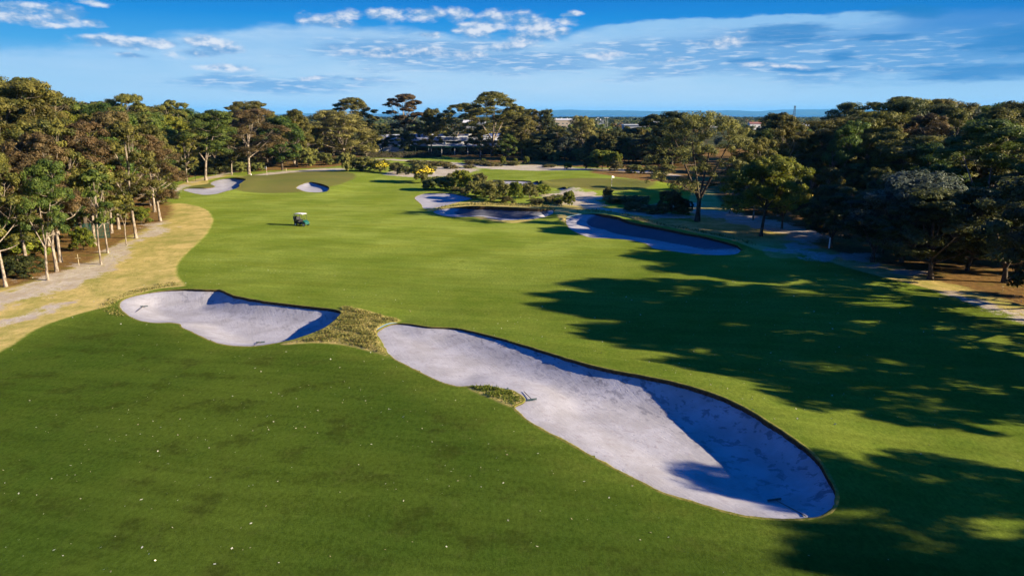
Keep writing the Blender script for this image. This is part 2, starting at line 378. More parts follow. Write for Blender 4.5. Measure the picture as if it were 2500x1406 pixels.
def bark_material(name, c1, c2):
    m, g = new_mat(name); tcn = g.node('ShaderNodeTexCoord')
    x, y, z = g.sep(tcn.outputs['Object'])
    n = g.noise(g.comb(g.m('MULTIPLY', x, 3), g.m('MULTIPLY', y, 3), z), 1.6, 5, 0.65)
    finish(g, g.mix(g.ss(n, 0.36, 0.64), c1, c2), 0.9, 0.1, n, 0.5, 0.05); return m

M = {}
M['ground'] = terrain_material(); M['sand'] = sand_material(); M['lip'] = lip_material()
M['olive'] = leaf_material('olive_leaves', (0.053, 0.062, 0.014), (0.202, 0.183, 0.037))
M['green'] = leaf_material('green_leaves', (0.034, 0.068, 0.014), (0.136, 0.183, 0.031))
M['brown'] = leaf_material('bronze_leaves', (0.060, 0.048, 0.018), (0.185, 0.135, 0.052), (0.26, 0.155, 0.075))
M['dark'] = leaf_material('dark_leaves', (0.026, 0.038, 0.012), (0.112, 0.122, 0.034))
M['grey'] = leaf_material('grey_green_leaves', (0.034, 0.050, 0.034), (0.139, 0.163, 0.112))
M['bright'] = leaf_material('bright_leaves', (0.078, 0.112, 0.012), (0.256, 0.264, 0.028), (0.465, 0.310, 0.031))
M['wattle'] = leaf_material('yellowish_leaves', (0.085, 0.085, 0.022), (0.29, 0.265, 0.075), (0.40, 0.33, 0.15))
M['flower'] = leaf_material('yellow_blossom', (0.34, 0.25, 0.01), (0.52, 0.40, 0.02), trans=0.1)
M['heath'] = leaf_material('heath_leaves', (0.075, 0.078, 0.024), (0.23, 0.205, 0.062), (0.30, 0.17, 0.10))
M['scrub'] = leaf_material('scrub_leaves', (0.075, 0.092, 0.022), (0.25, 0.255, 0.060), (0.27, 0.24, 0.08))
M['grassblade'] = leaf_material('coarse_grass', (0.105, 0.112, 0.025), (0.29, 0.24, 0.07), (0.16, 0.09, 0.04))
M['blade_green'] = leaf_material('coarse_green_grass', (0.07, 0.11, 0.012), (0.17, 0.20, 0.025), (0.30, 0.28, 0.08))
M['pale_bark'] = bark_material('pale_bark', (0.11, 0.085, 0.065), (0.33, 0.28, 0.225))
M['dark_bark'] = bark_material('dark_bark', (0.035, 0.027, 0.02), (0.10, 0.078, 0.058))

# ------------------------------------------------------------------ lie of the land
def hb(x, y):
    """ground height without the mounds thrown up round the bunkers"""
    x = np.asarray(x, float); y = np.asarray(y, float)
    w = np.clip((y - 20) / 40, 0, 1) * np.clip((500 - y) / 200, 0, 1)
    h = w * (0.16 * np.sin(x * 0.07 + 1.0) * np.sin(y * 0.05) + 0.12 * np.sin(x * 0.031 - y * 0.043 + 2.0))
    h = h + 1.0 * np.exp(-((x + 57) / 20) ** 2 - ((y - 180) / 22) ** 2)          # left green
    h = h + 0.8 * np.exp(-((x - 17) / 24) ** 2 - ((y - 190) / 22) ** 2)           # right green
    h = h - 0.0037 * np.clip(y - 900, 0, 1e9)
    return np.maximum(h, -34)

def ray_xy(px, py, z=None):
    d = pix_dir(px, py)
    zz = 0.0 if z is None else z; x = y = 0
    for _ in range(6):
        t = (zz - CAM_Z) / d[2]; x, y = d[0] * t, d[1] * t
        if z is not None: break
        zz = float(hb(x, y))
    return x, y
def G(px, py): return ray_xy(px, py)
def Gs(lst): return np.array([G(*p) for p in lst])
def top_z(px, py, x, y):
    d = pix_dir(px, py); return CAM_Z + d[2] / d[1] * y

def smooth_loop(P, step):
    P = np.asarray(P, float); n = len(P); out = []
    for i in range(n):
        p0, p1, p2, p3 = P[i - 1], P[i], P[(i + 1) % n], P[(i + 2) % n]
        k = max(2, int(np.linalg.norm(p2 - p1) / step))
        for j in range(k):
            t = j / k
            out.append(0.5 * ((2 * p1) + (-p0 + p2) * t + (2 * p0 - 5 * p1 + 4 * p2 - p3) * t * t + (-p0 + 3 * p1 - 3 * p2 + p3) * t ** 3))
    return np.array(out)

def sdf(poly, X, Y, margin=14.0, want_near=False):
    """signed distance to a closed polygon (negative inside); far points get +margin"""
    X = np.asarray(X, float).ravel(); Y = np.asarray(Y, float).ravel()
    D = np.full(X.shape, margin); NI = np.zeros(X.shape, int)
    lo, hi = poly.min(0) - margin, poly.max(0) + margin
    s = np.where((X > lo[0]) & (X < hi[0]) & (Y > lo[1]) & (Y < hi[1]))[0]
    if len(s) == 0: return (D, NI) if want_near else D
    for ch in np.array_split(s, max(1, len(s) * len(poly) // 8000000 + 1)):
        x, y = X[ch][:, None], Y[ch][:, None]
        A = poly; B = np.roll(poly, -1, 0); E = B - A
        t = np.clip(((x - A[:, 0]) * E[:, 0] + (y - A[:, 1]) * E[:, 1]) / np.maximum((E ** 2).sum(1), 1e-12), 0, 1)
        d2 = (x - A[:, 0] - t * E[:, 0]) ** 2 + (y - A[:, 1] - t * E[:, 1]) ** 2
        k = d2.argmin(1); d = np.sqrt(d2[np.arange(len(ch)), k])
        cond = ((A[:, 1] > y) != (B[:, 1] > y))
        xi = A[:, 0] + (y - A[:, 1]) / np.where(np.abs(E[:, 1]) < 1e-12, 1e-12, E[:, 1]) * E[:, 0]
        ins = ((cond & (x < xi)).sum(1) % 2).astype(bool)
        D[ch] = np.minimum(np.where(ins, -d, d), margin); NI[ch] = k
    return (D, NI) if want_near else D
def sstep(x, a, b):
    t = np.clip((x - a) / (b - a), 0, 1); return t * t * (3 - 2 * t)

# ------------------------------------------------------------------ bunkers (outlines read off the photograph, laid on the ground)
BUNK = [
 dict(px=[(290,745),(301,731),(331,721),(392,710),(453,705),(498,706),(538,707),(556,715),(577,722),(635,733),(696,741),(757,748),(802,753),(830,759),(828,771),(811,788),(781,806),(726,826),(672,838),(620,845),(580,845),(544,841),(507,829),(468,810),(444,799),(437,791),(410,788),(377,788),(343,783),(316,772),(299,759)],
      D=0.85, hi=(0.80, 0.60), raise_=0.45, lip=(0.06, 0.22), L=3.6, cell=0.16, marks=0.6, label='pale sand bunker on the left front of the fairway with two rakes lying in it'),
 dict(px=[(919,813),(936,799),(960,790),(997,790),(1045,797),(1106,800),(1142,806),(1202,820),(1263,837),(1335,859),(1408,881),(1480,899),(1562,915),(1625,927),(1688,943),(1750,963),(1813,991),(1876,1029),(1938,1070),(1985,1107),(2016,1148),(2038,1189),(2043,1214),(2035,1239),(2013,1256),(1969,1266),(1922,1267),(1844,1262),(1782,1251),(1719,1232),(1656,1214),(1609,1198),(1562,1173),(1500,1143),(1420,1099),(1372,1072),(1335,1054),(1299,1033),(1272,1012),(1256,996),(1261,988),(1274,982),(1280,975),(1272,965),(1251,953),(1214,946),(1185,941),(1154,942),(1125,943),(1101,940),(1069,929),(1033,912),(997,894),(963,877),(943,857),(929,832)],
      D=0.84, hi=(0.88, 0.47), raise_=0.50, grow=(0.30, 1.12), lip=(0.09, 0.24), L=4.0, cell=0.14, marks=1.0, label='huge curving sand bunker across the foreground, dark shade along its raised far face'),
 dict(px=[(1380,538),(1392,530),(1420,524),(1451,521),(1481,523),(1511,529),(1533,538),(1565,546),(1619,556),(1673,568),(1716,576),(1760,587),(1803,598),(1835,607),(1824,614),(1788,622),(1738,623),(1684,619),(1630,612),(1593,606),(1581,598),(1565,592),(1522,585),(1479,582),(1442,580),(1414,571),(1388,557)],
      D=0.40, hi=(0.82, 0.57), w0=0.3, raise_=1.7, grow=(1.0, 0.55), lip=(0.05, 0.5), L=3.6, cell=0.22, marks=0.5, crust_shade=0.85, label='long shaded sand bunker below the wide forked tree, with a tall dark back face'),
 dict(px=[(1056,517),(1070,512),(1104,507),(1149,502),(1194,502),(1238,504),(1294,506),(1328,508),(1346,512),(1353,519),(1341,527),(1317,533),(1272,537),(1227,538),(1194,533),(1171,529),(1133,530),(1093,529),(1070,524)],
      D=0.28, hi=(0.12, 0.99), w0=0.5, raise_=1.45, lip=(0.05, 0.5), L=4.2, cell=0.28, marks=0.3, crust_shade=0.85, label='low oval sand bunker with a steep shaded back in front of the scrubby bushes'),
 dict(px=[(1012,483),(1032,474),(1066,471),(1104,472),(1126,476),(1155,484),(1137,490),(1110,496),(1081,504),(1035,510),(1028,500)],
      D=0.2, hi=(0.5, 0.86), raise_=0.6, lip=(0.03, 0.12), L=5.0, cell=0.3, marks=0.0, label='pointed white sand bunker streaked with tree shadow, left of the scrub'),
 dict(px=[(447,465),(460,460),(500,458),(521,457),(522,454),(514,450),(516,445),(540,438),(570,435),(590,436),(601,438),(593,444),(585,449),(585,455),(572,461),(554,466),(530,473),(500,476),(476,473)],
      D=0.30, hi=(0.80, 0.60), raise_=0.45, lip=(0.05, 0.4), L=4.0, cell=0.3, marks=0.5, label='boot-shaped sand bunker at the left end of the far green'),
 dict(px=[(722,458),(740,449),(758,444),(780,446),(796,451),(804,457),(798,467),(770,470),(744,468),(730,463)],
      D=0.25, hi=(0.85, 0.5), raise_=0.5, lip=(0.05, 0.4), L=4.0, cell=0.3, marks=0.5, label='small round sand bunker cut into the front of the left green'),
 dict(px=[(1366,462),(1373,456),(1403,455),(1444,461),(1425,464),(1373,465)],
      D=0.15, hi=(0.3, 0.95), raise_=1.0, lip=(0.05, 0.4), L=3.0, cell=0.4, marks=0.0, crust_shade=0.8, label='thin dark-faced sand bunker at the front edge of the right green'),
 dict(px=[(1194,441),(1240,440),(1294,442),(1290,449),(1276,455),(1216,456)],
      D=0.15, hi=(0.3, 0.95), raise_=0.25, lip=(0.05, 0.2), L=4.0, cell=0.4, marks=0.0, label='bright sunlit sand bunker behind the scrub, left of the right green'),
 dict(px=[(1300,446),(1321,438),(1341,443),(1319,450),(1289,456)],
      D=0.15, hi=(0.3, 0.95), raise_=1.3, lip=(0.05, 0.5), L=4.0, cell=0.4, marks=0.0, crust_shade=0.8, label='little peaked sand bunker with a dark face beside the right green'),
 dict(px=[(1552,441),(1587,443),(1606,441),(1641,439),(1658,442),(1630,447),(1576,445)],
      D=0.15, hi=(0.3, 0.95), raise_=0.7, lip=(0.05, 0.3), L=4.0, cell=0.4, marks=0.0, label='narrow sand bunker at the back right of the right green'),
]
for b in BUNK:
    hi = np.array(b['hi']); hi = hi / np.linalg.norm(hi); b['hiv'] = hi
    flat0 = Gs(b['px']); step = 0.12 if b['cell'] < 0.2 else 0.25
    area = 0.5 * np.sum(flat0[:, 0] * np.roll(flat0[:, 1], -1) - np.roll(flat0[:, 0], -1) * flat0[:, 1])
    pxs = b['px']
    if area < 0: flat0 = flat0[::-1]; pxs = pxs[::-1]
    # how far each stretch of the rim belongs to the raised side, eased along the rim
    fo = smooth_loop(flat0, step); nx = np.roll(fo, -4, 0) - np.roll(fo, 4, 0); n = np.stack([nx[:, 1], -nx[:, 0]], 1); n /= np.linalg.norm(n, axis=1)[:, None] + 1e-9
    ww = sstep(n @ hi, b.get('w0', -0.25), 0.9); k = max(2, int(2.2 / step)); ker = np.hanning(2 * k + 1); ker /= ker.sum()
    ww = np.convolve(np.concatenate([ww[-k:], ww, ww[:k]]), ker, 'valid')
    g0, g1 = b.get('grow', (1, 1)); tt = (fo[:, 0] - fo[:, 0].min()) / np.ptp(fo[:, 0]); ww = ww * (g0 + (g1 - g0) * sstep(tt, 0, 1))
    wc = np.array([ww[np.argmin(((fo - p) ** 2).sum(1))] for p in flat0])
    raw = np.array([ray_xy(p[0], p[1], float(hb(q[0], q[1])) + b['raise_'] * w_) for p, q, w_ in zip(pxs, flat0, wc)])
    o3 = smooth_loop(np.concatenate([raw, wc[:, None]], 1), step); o = o3[:, :2].copy(); ww = np.clip(o3[:, 2], 0, 1.3); b['out'] = o
    nx = np.roll(o, -3, 0) - np.roll(o, 3, 0); n = np.stack([nx[:, 1], -nx[:, 0]], 1); n /= np.linalg.norm(n, axis=1)[:, None] + 1e-9; b['n'] = n
    tt = (o[:, 0] - o[:, 0].min()) / np.ptp(o[:, 0]); sub = max(1, int(0.5 / step)); b['sub'] = o[::sub]; b['subw'] = ww[::sub]; b['subt'] = tt[::sub]

def high_side(b, X, Y, what='subw'):
    """how much of the raised side a point belongs to, blended smoothly round the outline"""
    out = np.zeros(len(X)); 
    for ch in np.array_split(np.arange(len(X)), max(1, len(X) * len(b['sub']) // 6000000 + 1)):
        d2 = (X[ch][:, None] - b['sub'][:, 0]) ** 2 + (Y[ch][:, None] - b['sub'][:, 1]) ** 2
        g_ = 1.0 / (d2 + 0.15) ** 2; out[ch] = (g_ * b[what]).sum(1) / g_.sum(1)
    return out
for b in BUNK: b['w'] = high_side(b, b['out'][:, 0], b['out'][:, 1])

def bunker_rise(X, Y):
    """mounds thrown up behind each bunker, and the nearest bunker's signed distance"""
    X = np.asarray(X, float); Y = np.asarray(Y, float); shp = X.shape; X = X.ravel(); Y = Y.ravel()
    H = np.zeros(X.shape); DM = np.full(X.shape, 14.0); ID = np.full(X.shape, -1); NI = np.zeros(X.shape, int)
    for i, b in enumerate(BUNK):
        d, ni = sdf(b['out'], X, Y, 14.0, True)
        sel = np.where(d < 13.5)[0]
        if len(sel): H[sel] = np.maximum(H[sel], b['raise_'] * high_side(b, X[sel], Y[sel]) * np.exp(-(np.maximum(d[sel], 0) / 4.6) ** 2))
        c = d < DM; DM[c] = d[c]; ID[c] = i; NI[c] = ni[c]
    return H.reshape(shp), DM.reshape(shp), ID.reshape(shp), NI.reshape(shp)
def ground_z(x, y):
    X = np.array([x], float); Y = np.array([y], float)
    return float(hb(X, Y)[0] + bunker_rise(X, Y)[0][0])

# ------------------------------------------------------------------ zones of the ground (outlines in photograph pixels, laid on the ground)
def poly(lst, step=1.4): return smooth_loop(Gs(lst), step)
Z = {
 'z_rough': [poly([(-700,1150),(-200,930),(0,858),(90,802),(190,766),(262,748),(300,728),(390,706),(450,703),(436,682),(430,660),(436,640),(452,622),(478,598),(502,573),(516,552),(519,533),(508,516),(486,505),(455,498),(425,497),(380,505),(0,560),(-500,640),(-900,800)]),
             poly([(690,842),(740,832),(800,808),(830,775),(836,758),(880,764),(935,776),(975,786),(930,800),(925,830),(945,866),(940,868),(880,852),(800,842)], 0.3),
             poly([(1148,945),(1190,941),(1240,950),(1276,968),(1283,978),(1256,992),(1240,988),(1200,972),(1165,958)], 0.2),
             poly([(1040,516),(1080,503),(1150,495),(1360,500),(1460,508),(1600,530),(1760,552),(1880,580),(1950,625),(1880,632),(1838,611),(1700,585),(1540,545),(1420,528),(1385,546),(1362,533),(1348,522),(1250,545),(1100,520)]),
             poly([(438,470),(440,458),(505,449),(512,440),(560,431),(605,434),(560,428),(500,432),(430,455)]),
             poly([(1700,540),(1900,590),(2060,650),(2250,700),(2400,745),(2700,850),(3400,1100),(3900,1000),(3600,420),(1750,415),(1690,470)])],
 'z_sand': [poly([(-300,800),(0,745),(60,735),(118,722),(150,706),(215,682),(262,655),(300,630),(318,600),(300,592),(250,630),(200,648),(130,668),(60,690),(0,712),(-300,770)], 0.5),
            poly([(-100,805),(30,778),(150,742),(100,768),(0,795)], 0.5),
            poly([(330,572),(390,552),(420,560),(380,575),(335,588)], 0.5),
            poly([(372,545),(425,540),(420,548),(375,552)], 0.5),
            poly([(402,470),(440,455),(520,430),(555,418),(570,421),(530,433),(470,447),(430,470)]),
            poly([(640,424),(720,416),(830,410),(830,416),(740,420),(640,428)]),
            poly([(1888,616),(1921,594),(1957,592),(1980,610),(2019,619),(2050,627),(2024,636),(1983,635),(1957,622),(1926,620)], 0.4),
            poly([(2048,620),(2118,620),(2150,645),(2252,668),(2260,674),(2170,660),(2103,647),(2060,632)], 0.4),
            poly([(2330,722),(2420,740),(2560,778),(2700,830),(2560,800),(2440,770),(2360,742)], 0.5),
            poly([(1372,470),(1403,470),(1472,480),(1457,494),(1500,508),(1600,520),(1700,530),(1690,536),(1600,530),(1490,519),(1430,507),(1340,493),(1330,475)], 0.6),
            poly([(1700,510),(1792,520),(1878,536),(2010,570),(1960,596),(1900,570),(1800,545),(1712,528)], 0.8),
            poly([(1560,503),(1690,494),(1700,503),(1570,511)], 0.8),
            poly([(880,410),(930,392),(980,393),(1050,397),(1105,405),(1171,411),(1305,417),(1440,416),(1576,423),(1650,430),(1650,425),(1560,414),(1425,411),(1328,404),(1216,401),(1104,397),(1014,391),(902,388),(860,396)], 1.5),
            poly([(940,425),(990,410),(1060,404),(1160,412),(1130,425),(1060,432),(990,432)], 1.0)],
 'z_mulch': [poly([(-900,900),(-300,762),(0,706),(90,688),(170,660),(232,634),(300,588),(350,562),(405,535),(420,515),(415,500),(400,470),(432,440),(540,424),(700,414),(830,405),(860,385),(700,352),(0,345),(-1500,400)]),
             poly([(1990,598),(2050,618),(2130,636),(2260,676),(2420,722),(2600,780),(2950,900),(3700,1250),(4300,1000),(3800,350),(1750,400),(1745,470),(1810,520),(1900,560)]),
             poly([(840,384),(1010,372),(1200,396),(1640,414),(1760,420),(1800,350),(700,348)])],
 'z_green': [poly([(445,462),(585,432),(640,424),(760,419),(850,421),(868,432),(840,447),(800,462),(700,471),(600,471),(560,466)]),
             poly([(1300,452),(1330,441),(1420,435),(1540,438),(1600,450),(1560,462),(1450,470),(1380,464)])],
 'z_fore': [poly([(-400,1000),(-50,872),(150,790),(286,750),(300,760),(345,784),(440,792),(510,830),(580,846),(680,842),(800,845),(940,872),(1000,897),(1100,942),(1180,958),(1260,1010),(1420,1100),(1660,1216),(1850,1264),(2040,1262),(2300,1330),(2500,1500),(1250,2600),(-900,1700)])],
}
grn = Z['z_rough']

# ------------------------------------------------------------------ the ground: one grid, cut round the bunkers and shared out by zone
def spaced(a, b, st): return list(np.arange(a, b - 1e-6, st))
xs = spaced(-40, 40, 0.25)
xr = spaced(40, 100, 0.6) ; v = 100.0; stp = 0.8
while v < 16000: xr.append(v); v += stp; stp *= 1.12
xl = [-q for q in xr[::-1] if q > 40]; xs = np.array(xl + xs + xr)
ys = spaced(-30, 20, 1.2) + spaced(20, 112, 0.25) + spaced(112, 225, 0.4) + spaced(225, 300, 1.0); v = 300.0; stp = 1.5
while v < 15500: ys.append(v); v += stp; stp *= 1.08
ys = np.array(ys)
# a coarser step to the sides of the near strip keeps the mesh small
GX, GY = np.meshgrid(xs, ys); nx_, ny_ = len(xs), len(ys)
R_, DM, ID, NI = bunker_rise(GX, GY)
cellx = np.gradient(xs)[None, :] * np.ones_like(GX); celly = np.gradient(ys)[:, None] * np.ones_like(GX)
near = (np.abs(DM) < 0.55 * np.minimum(cellx, celly) * 1.25) & (ID >= 0)
for i, b in enumerate(BUNK):
    s = near & (ID == i)
    if s.any():
        A = b['out'][NI[s]]; B = np.roll(b['out'], -1, 0)[NI[s]]; P = np.stack([GX[s], GY[s]], 1); E = B - A
        t = np.clip(((P - A) * E).sum(1) / np.maximum((E ** 2).sum(1), 1e-9), 0, 1)[:, None]; Q = A + t * E
        GX[s] = Q[:, 0]; GY[s] = Q[:, 1]; DM[s] = 0
GZ = hb(GX, GY) + R_
zattr = {k: np.min([sdf(p, GX, GY, 5.0) for p in pl], axis=0).reshape(GX.shape) for k, pl in Z.items()}
idx = np.arange(nx_ * ny_).reshape(ny_, nx_)
quads = np.stack([idx[:-1, :-1], idx[:-1, 1:], idx[1:, 1:], idx[1:, :-1]], -1).reshape(-1, 4)
dmf = DM.ravel()[quads]; keep = ~((dmf.max(1) < 0.02) & (dmf.mean(1) < 0.005))
quads = quads[keep]
allV = np.stack([GX.ravel(), GY.ravel(), GZ.ravel()], 1)
fz = {k: v.ravel()[quads].mean(1) for k, v in zattr.items()}; fy = allV[quads][:, :, 1].mean(1); fx = allV[quads][:, :, 0].mean(1)
cls = np.zeros(len(quads), int)                       # fairway
cls[fz['z_rough'] < 0] = 1; cls[fz['z_mulch'] < 0] = 2; cls[fz['z_sand'] < 0] = 3
gsel = fz['z_green'] < 0; cls[gsel & (fx < -20)] = 4; cls[gsel & (fx >= -20)] = 5; cls[fy > 340] = 6
for c, (nm, lab, cat) in enumerate([('fairway', 'mown green fairway sweeping from the foreground to the greens', 'fairway'), ('rough_grass', 'dry straw-coloured rough along the edges of the fairway', 'grass'),
        ('woodland_floor', 'brown leaf litter under the trees on both sides', 'ground'), ('sandy_path', 'pale bare sandy tracks beside the fairway and greens', 'path'),
        ('putting_green', 'olive putting green on the left with the white flag beside two sand bunkers', 'green'), ('putting_green', 'olive putting green on the right in front of the wide forked tree', 'green'),
        ('far_ground', 'flat suburban ground reaching to the bay', 'ground')]):
    q = quads[cls == c]; u, inv = np.unique(q, return_inverse=True)
    me = mesh_np(nm, allV[u], inv.reshape(-1, 4), M['ground'], True, vattr={k: v.ravel()[u] for k, v in zattr.items()})
    tag(link(nm, me), lab, cat, kind='structure')

# sand and turf edge of each bunker
for i, b in enumerate(BUNK):
    o, n, w = b['out'], b['n'], b['w']; c = b['cell']
    lo, hi = o.min(0) - 0.6, o.max(0) + 0.6
    bx = np.arange(lo[0], hi[0], c); by = np.arange(lo[1], hi[1], c); X, Y = np.meshgrid(bx, by)
    d, ni = sdf(o, X, Y, 14.0, True); ze = hb(o[:, 0], o[:, 1]) + b['raise_'] * w; lipd = b['lip'][0] + (b['lip'][1] - b['lip'][0]) * w
    k = max(1, int(0.8 / np.linalg.norm(o[1] - o[0]))); 
    wn = high_side(b, X.ravel(), Y.ravel()); ins = np.maximum(-d, 0)
    zs = hb(X.ravel(), Y.ravel()) + b['raise_'] * wn - (b['lip'][0] + (b['lip'][1] - b['lip'][0]) * wn)
    dmax = max(ins.max(), 0.5); Lf = min(b['L'], dmax * 0.92)
    # the high side drops on a steep concave face, the low side eases in
    t = np.clip(ins / (Lf * (0.72 + 0.28 * (1 - wn))), 0, 1); prof = np.where(wn > 0.5, t * (1.6 - 0.6 * t), t * t * (3 - 2 * t))
    prof = wn * (t * (1.75 - 0.75 * t)) + (1 - wn) * (t * t * (3 - 2 * t))
    flo = float(np.median(hb(o[:, 0], o[:, 1]))) - b['D']
    flv = flo
    if 'grow' in b: flv = hb(X.ravel(), Y.ravel()) - b['D'] * (b['grow'][0] + (b['grow'][1] - b['grow'][0]) * high_side(b, X.ravel(), Y.ravel(), 'subt'))
    zz = zs * (1 - prof) + flv * prof
    rng = np.random.default_rng(5 + i)
    # blur a little so that the faces flow into each other
    Zg = zz.reshape(X.shape); it = int(1.2 / c)
    for _ in range(min(it, 10)):
        Pd = np.pad(Zg, 1, mode='edge'); Zb = (Pd[:-2, 1:-1] + Pd[2:, 1:-1] + Pd[1:-1, :-2] + Pd[1:-1, 2:]) / 4
        wgt = np.clip((ins.reshape(X.shape) - 0.25) / 0.8, 0, 1); Zg = Zg * (1 - wgt) + Zb * wgt
    zz = Zg.ravel(); b['grid'] = (bx[0], by[0], Zg, c)
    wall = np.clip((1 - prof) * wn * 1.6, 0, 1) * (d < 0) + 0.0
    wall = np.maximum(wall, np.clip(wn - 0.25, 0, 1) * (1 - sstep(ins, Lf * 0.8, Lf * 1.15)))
    id2 = np.arange(X.size).reshape(X.shape); q = np.stack([id2[:-1, :-1], id2[:-1, 1:], id2[1:, 1:], id2[1:, :-1]], -1).reshape(-1, 4)
    q = q[d[q].min(1) < 0.06]; u, inv = np.unique(q, return_inverse=True)
    V = np.stack([X.ravel(), Y.ravel(), zz], 1)[u]
    root = empty('sand_bunker', (float(o[:, 0].mean()), float(o[:, 1].mean()), flo)); tag(root, b['label'], 'sand bunker', 'sand bunkers on the golf course')
    V = V - np.array([root.location[:]])
    link('sand', mesh_np('sand', V, inv.reshape(-1, 4), M['sand'], True, vattr={'wall': wall[u], 'marks': np.full(len(u), b['marks']), 'crust_shade': np.full(len(u), b.get('crust_shade', 0.0)), 'back': (wn / max(float(b['w'].max()), 0.01) * (1 - sstep(ins, 0.62 * Lf, 0.98 * Lf)))[u]}), root)
    # turf edge: rolled over the rim and down to the sand
    rings = []; dn = []
    far_ = 0.06 if c < 0.2 else 0.12
    jit = 1 + 0.9 * rng.standard_normal(len(o)); jit = np.convolve(np.concatenate([jit[-2:], jit, jit[:2]]), np.ones(5) / 5, 'valid')
    for off, h, dd in ((0.20, -0.05, 0.0), (0.09, 0.012, 0.0), (-0.01, 0.018, 0.05), (-far_, 0.005, 0.2), (-far_ * 0.75, -0.10, 0.55), (-far_ * 0.45, None, 1.0)):
        p = o + n * (off * (jit if off < 0 else 1.0))[:, None] if off < 0 else o + n * off
        z = ze + (h if h is not None else 0) * (0.55 + 0.45 * w) if h is not None else ze - lipd - 0.18
        if h is not None and h < -0.06: z = ze - np.minimum(0.10, lipd * 0.8 + 0.02)
        rings.append(np.stack([p[:, 0], p[:, 1], z], 1)); dn.append(np.full(len(o), dd))
    m_ = len(o); V = np.concatenate(rings) - np.array([root.location[:]]); fq = []
    for r in range(len(rings) - 1):
        a = np.arange(m_); fq.append(np.stack([r * m_ + a, r * m_ + (a + 1) % m_, (r + 1) * m_ + (a + 1) % m_, (r + 1) * m_ + a], 1))
    link('turf_edge', mesh_np('turf_edge', V, np.concatenate(fq), M['lip'], True, vattr={'down': np.concatenate(dn)}), root)
# ------------------------------------------------------------------ trees: tapered trunk and limbs, crown of leaf clumps gathered in pads
def tube_np(P, R, n):
    P = np.asarray(P, float); R = np.asarray(R, float); k = len(P)
    T = np.gradient(P, axis=0); T /= np.linalg.norm(T, axis=1)[:, None] + 1e-9
    ref = np.where(np.abs(T[:, 2:3]) > 0.85, np.array([[1.0, 0, 0]]), np.array([[0, 0, 1.0]]))
    A = np.cross(T, ref); A /= np.linalg.norm(A, axis=1)[:, None] + 1e-9; B = np.cross(T, A)
    t = np.arange(n) * 2 * pi / n
    V = P[:, None, :] + R[:, None, None] * (A[:, None, :] * np.cos(t)[None, :, None] + B[:, None, :] * np.sin(t)[None, :, None])
    i = np.arange(n); Fq = np.concatenate([np.stack([j * n + i, j * n + (i + 1) % n, (j + 1) * n + (i + 1) % n, (j + 1) * n + i], 1) for j in range(k - 1)])
    return V.reshape(-1, 3), Fq
def bez(p0, p1, p2, k):
    t = np.linspace(0, 1, k)[:, None]; p0, p1, p2 = map(np.asarray, (p0, p1, p2))
    return (1 - t) ** 2 * p0 + 2 * t * (1 - t) * p1 + t * t * p2
def leaf_quads(rng, C, N, L, W):
    n = len(C); N = N / (np.linalg.norm(N, axis=1)[:, None] + 1e-9)
    r = rng.standard_normal((n, 3)); r[:, 2] *= 0.8
    T = r - N * (r * N).sum(1)[:, None]; T /= np.linalg.norm(T, axis=1)[:, None] + 1e-9; S = np.cross(N, T)
    l = (L * rng.uniform(0.6, 1.35, n))[:, None] / 2; w = (W * rng.uniform(0.6, 1.35, n))[:, None] / 2
    V = np.stack([C + T * l, C + S * w, C - T * l, C - S * w], 1).reshape(-1, 3)
    return V, np.arange(n * 4).reshape(-1, 4)

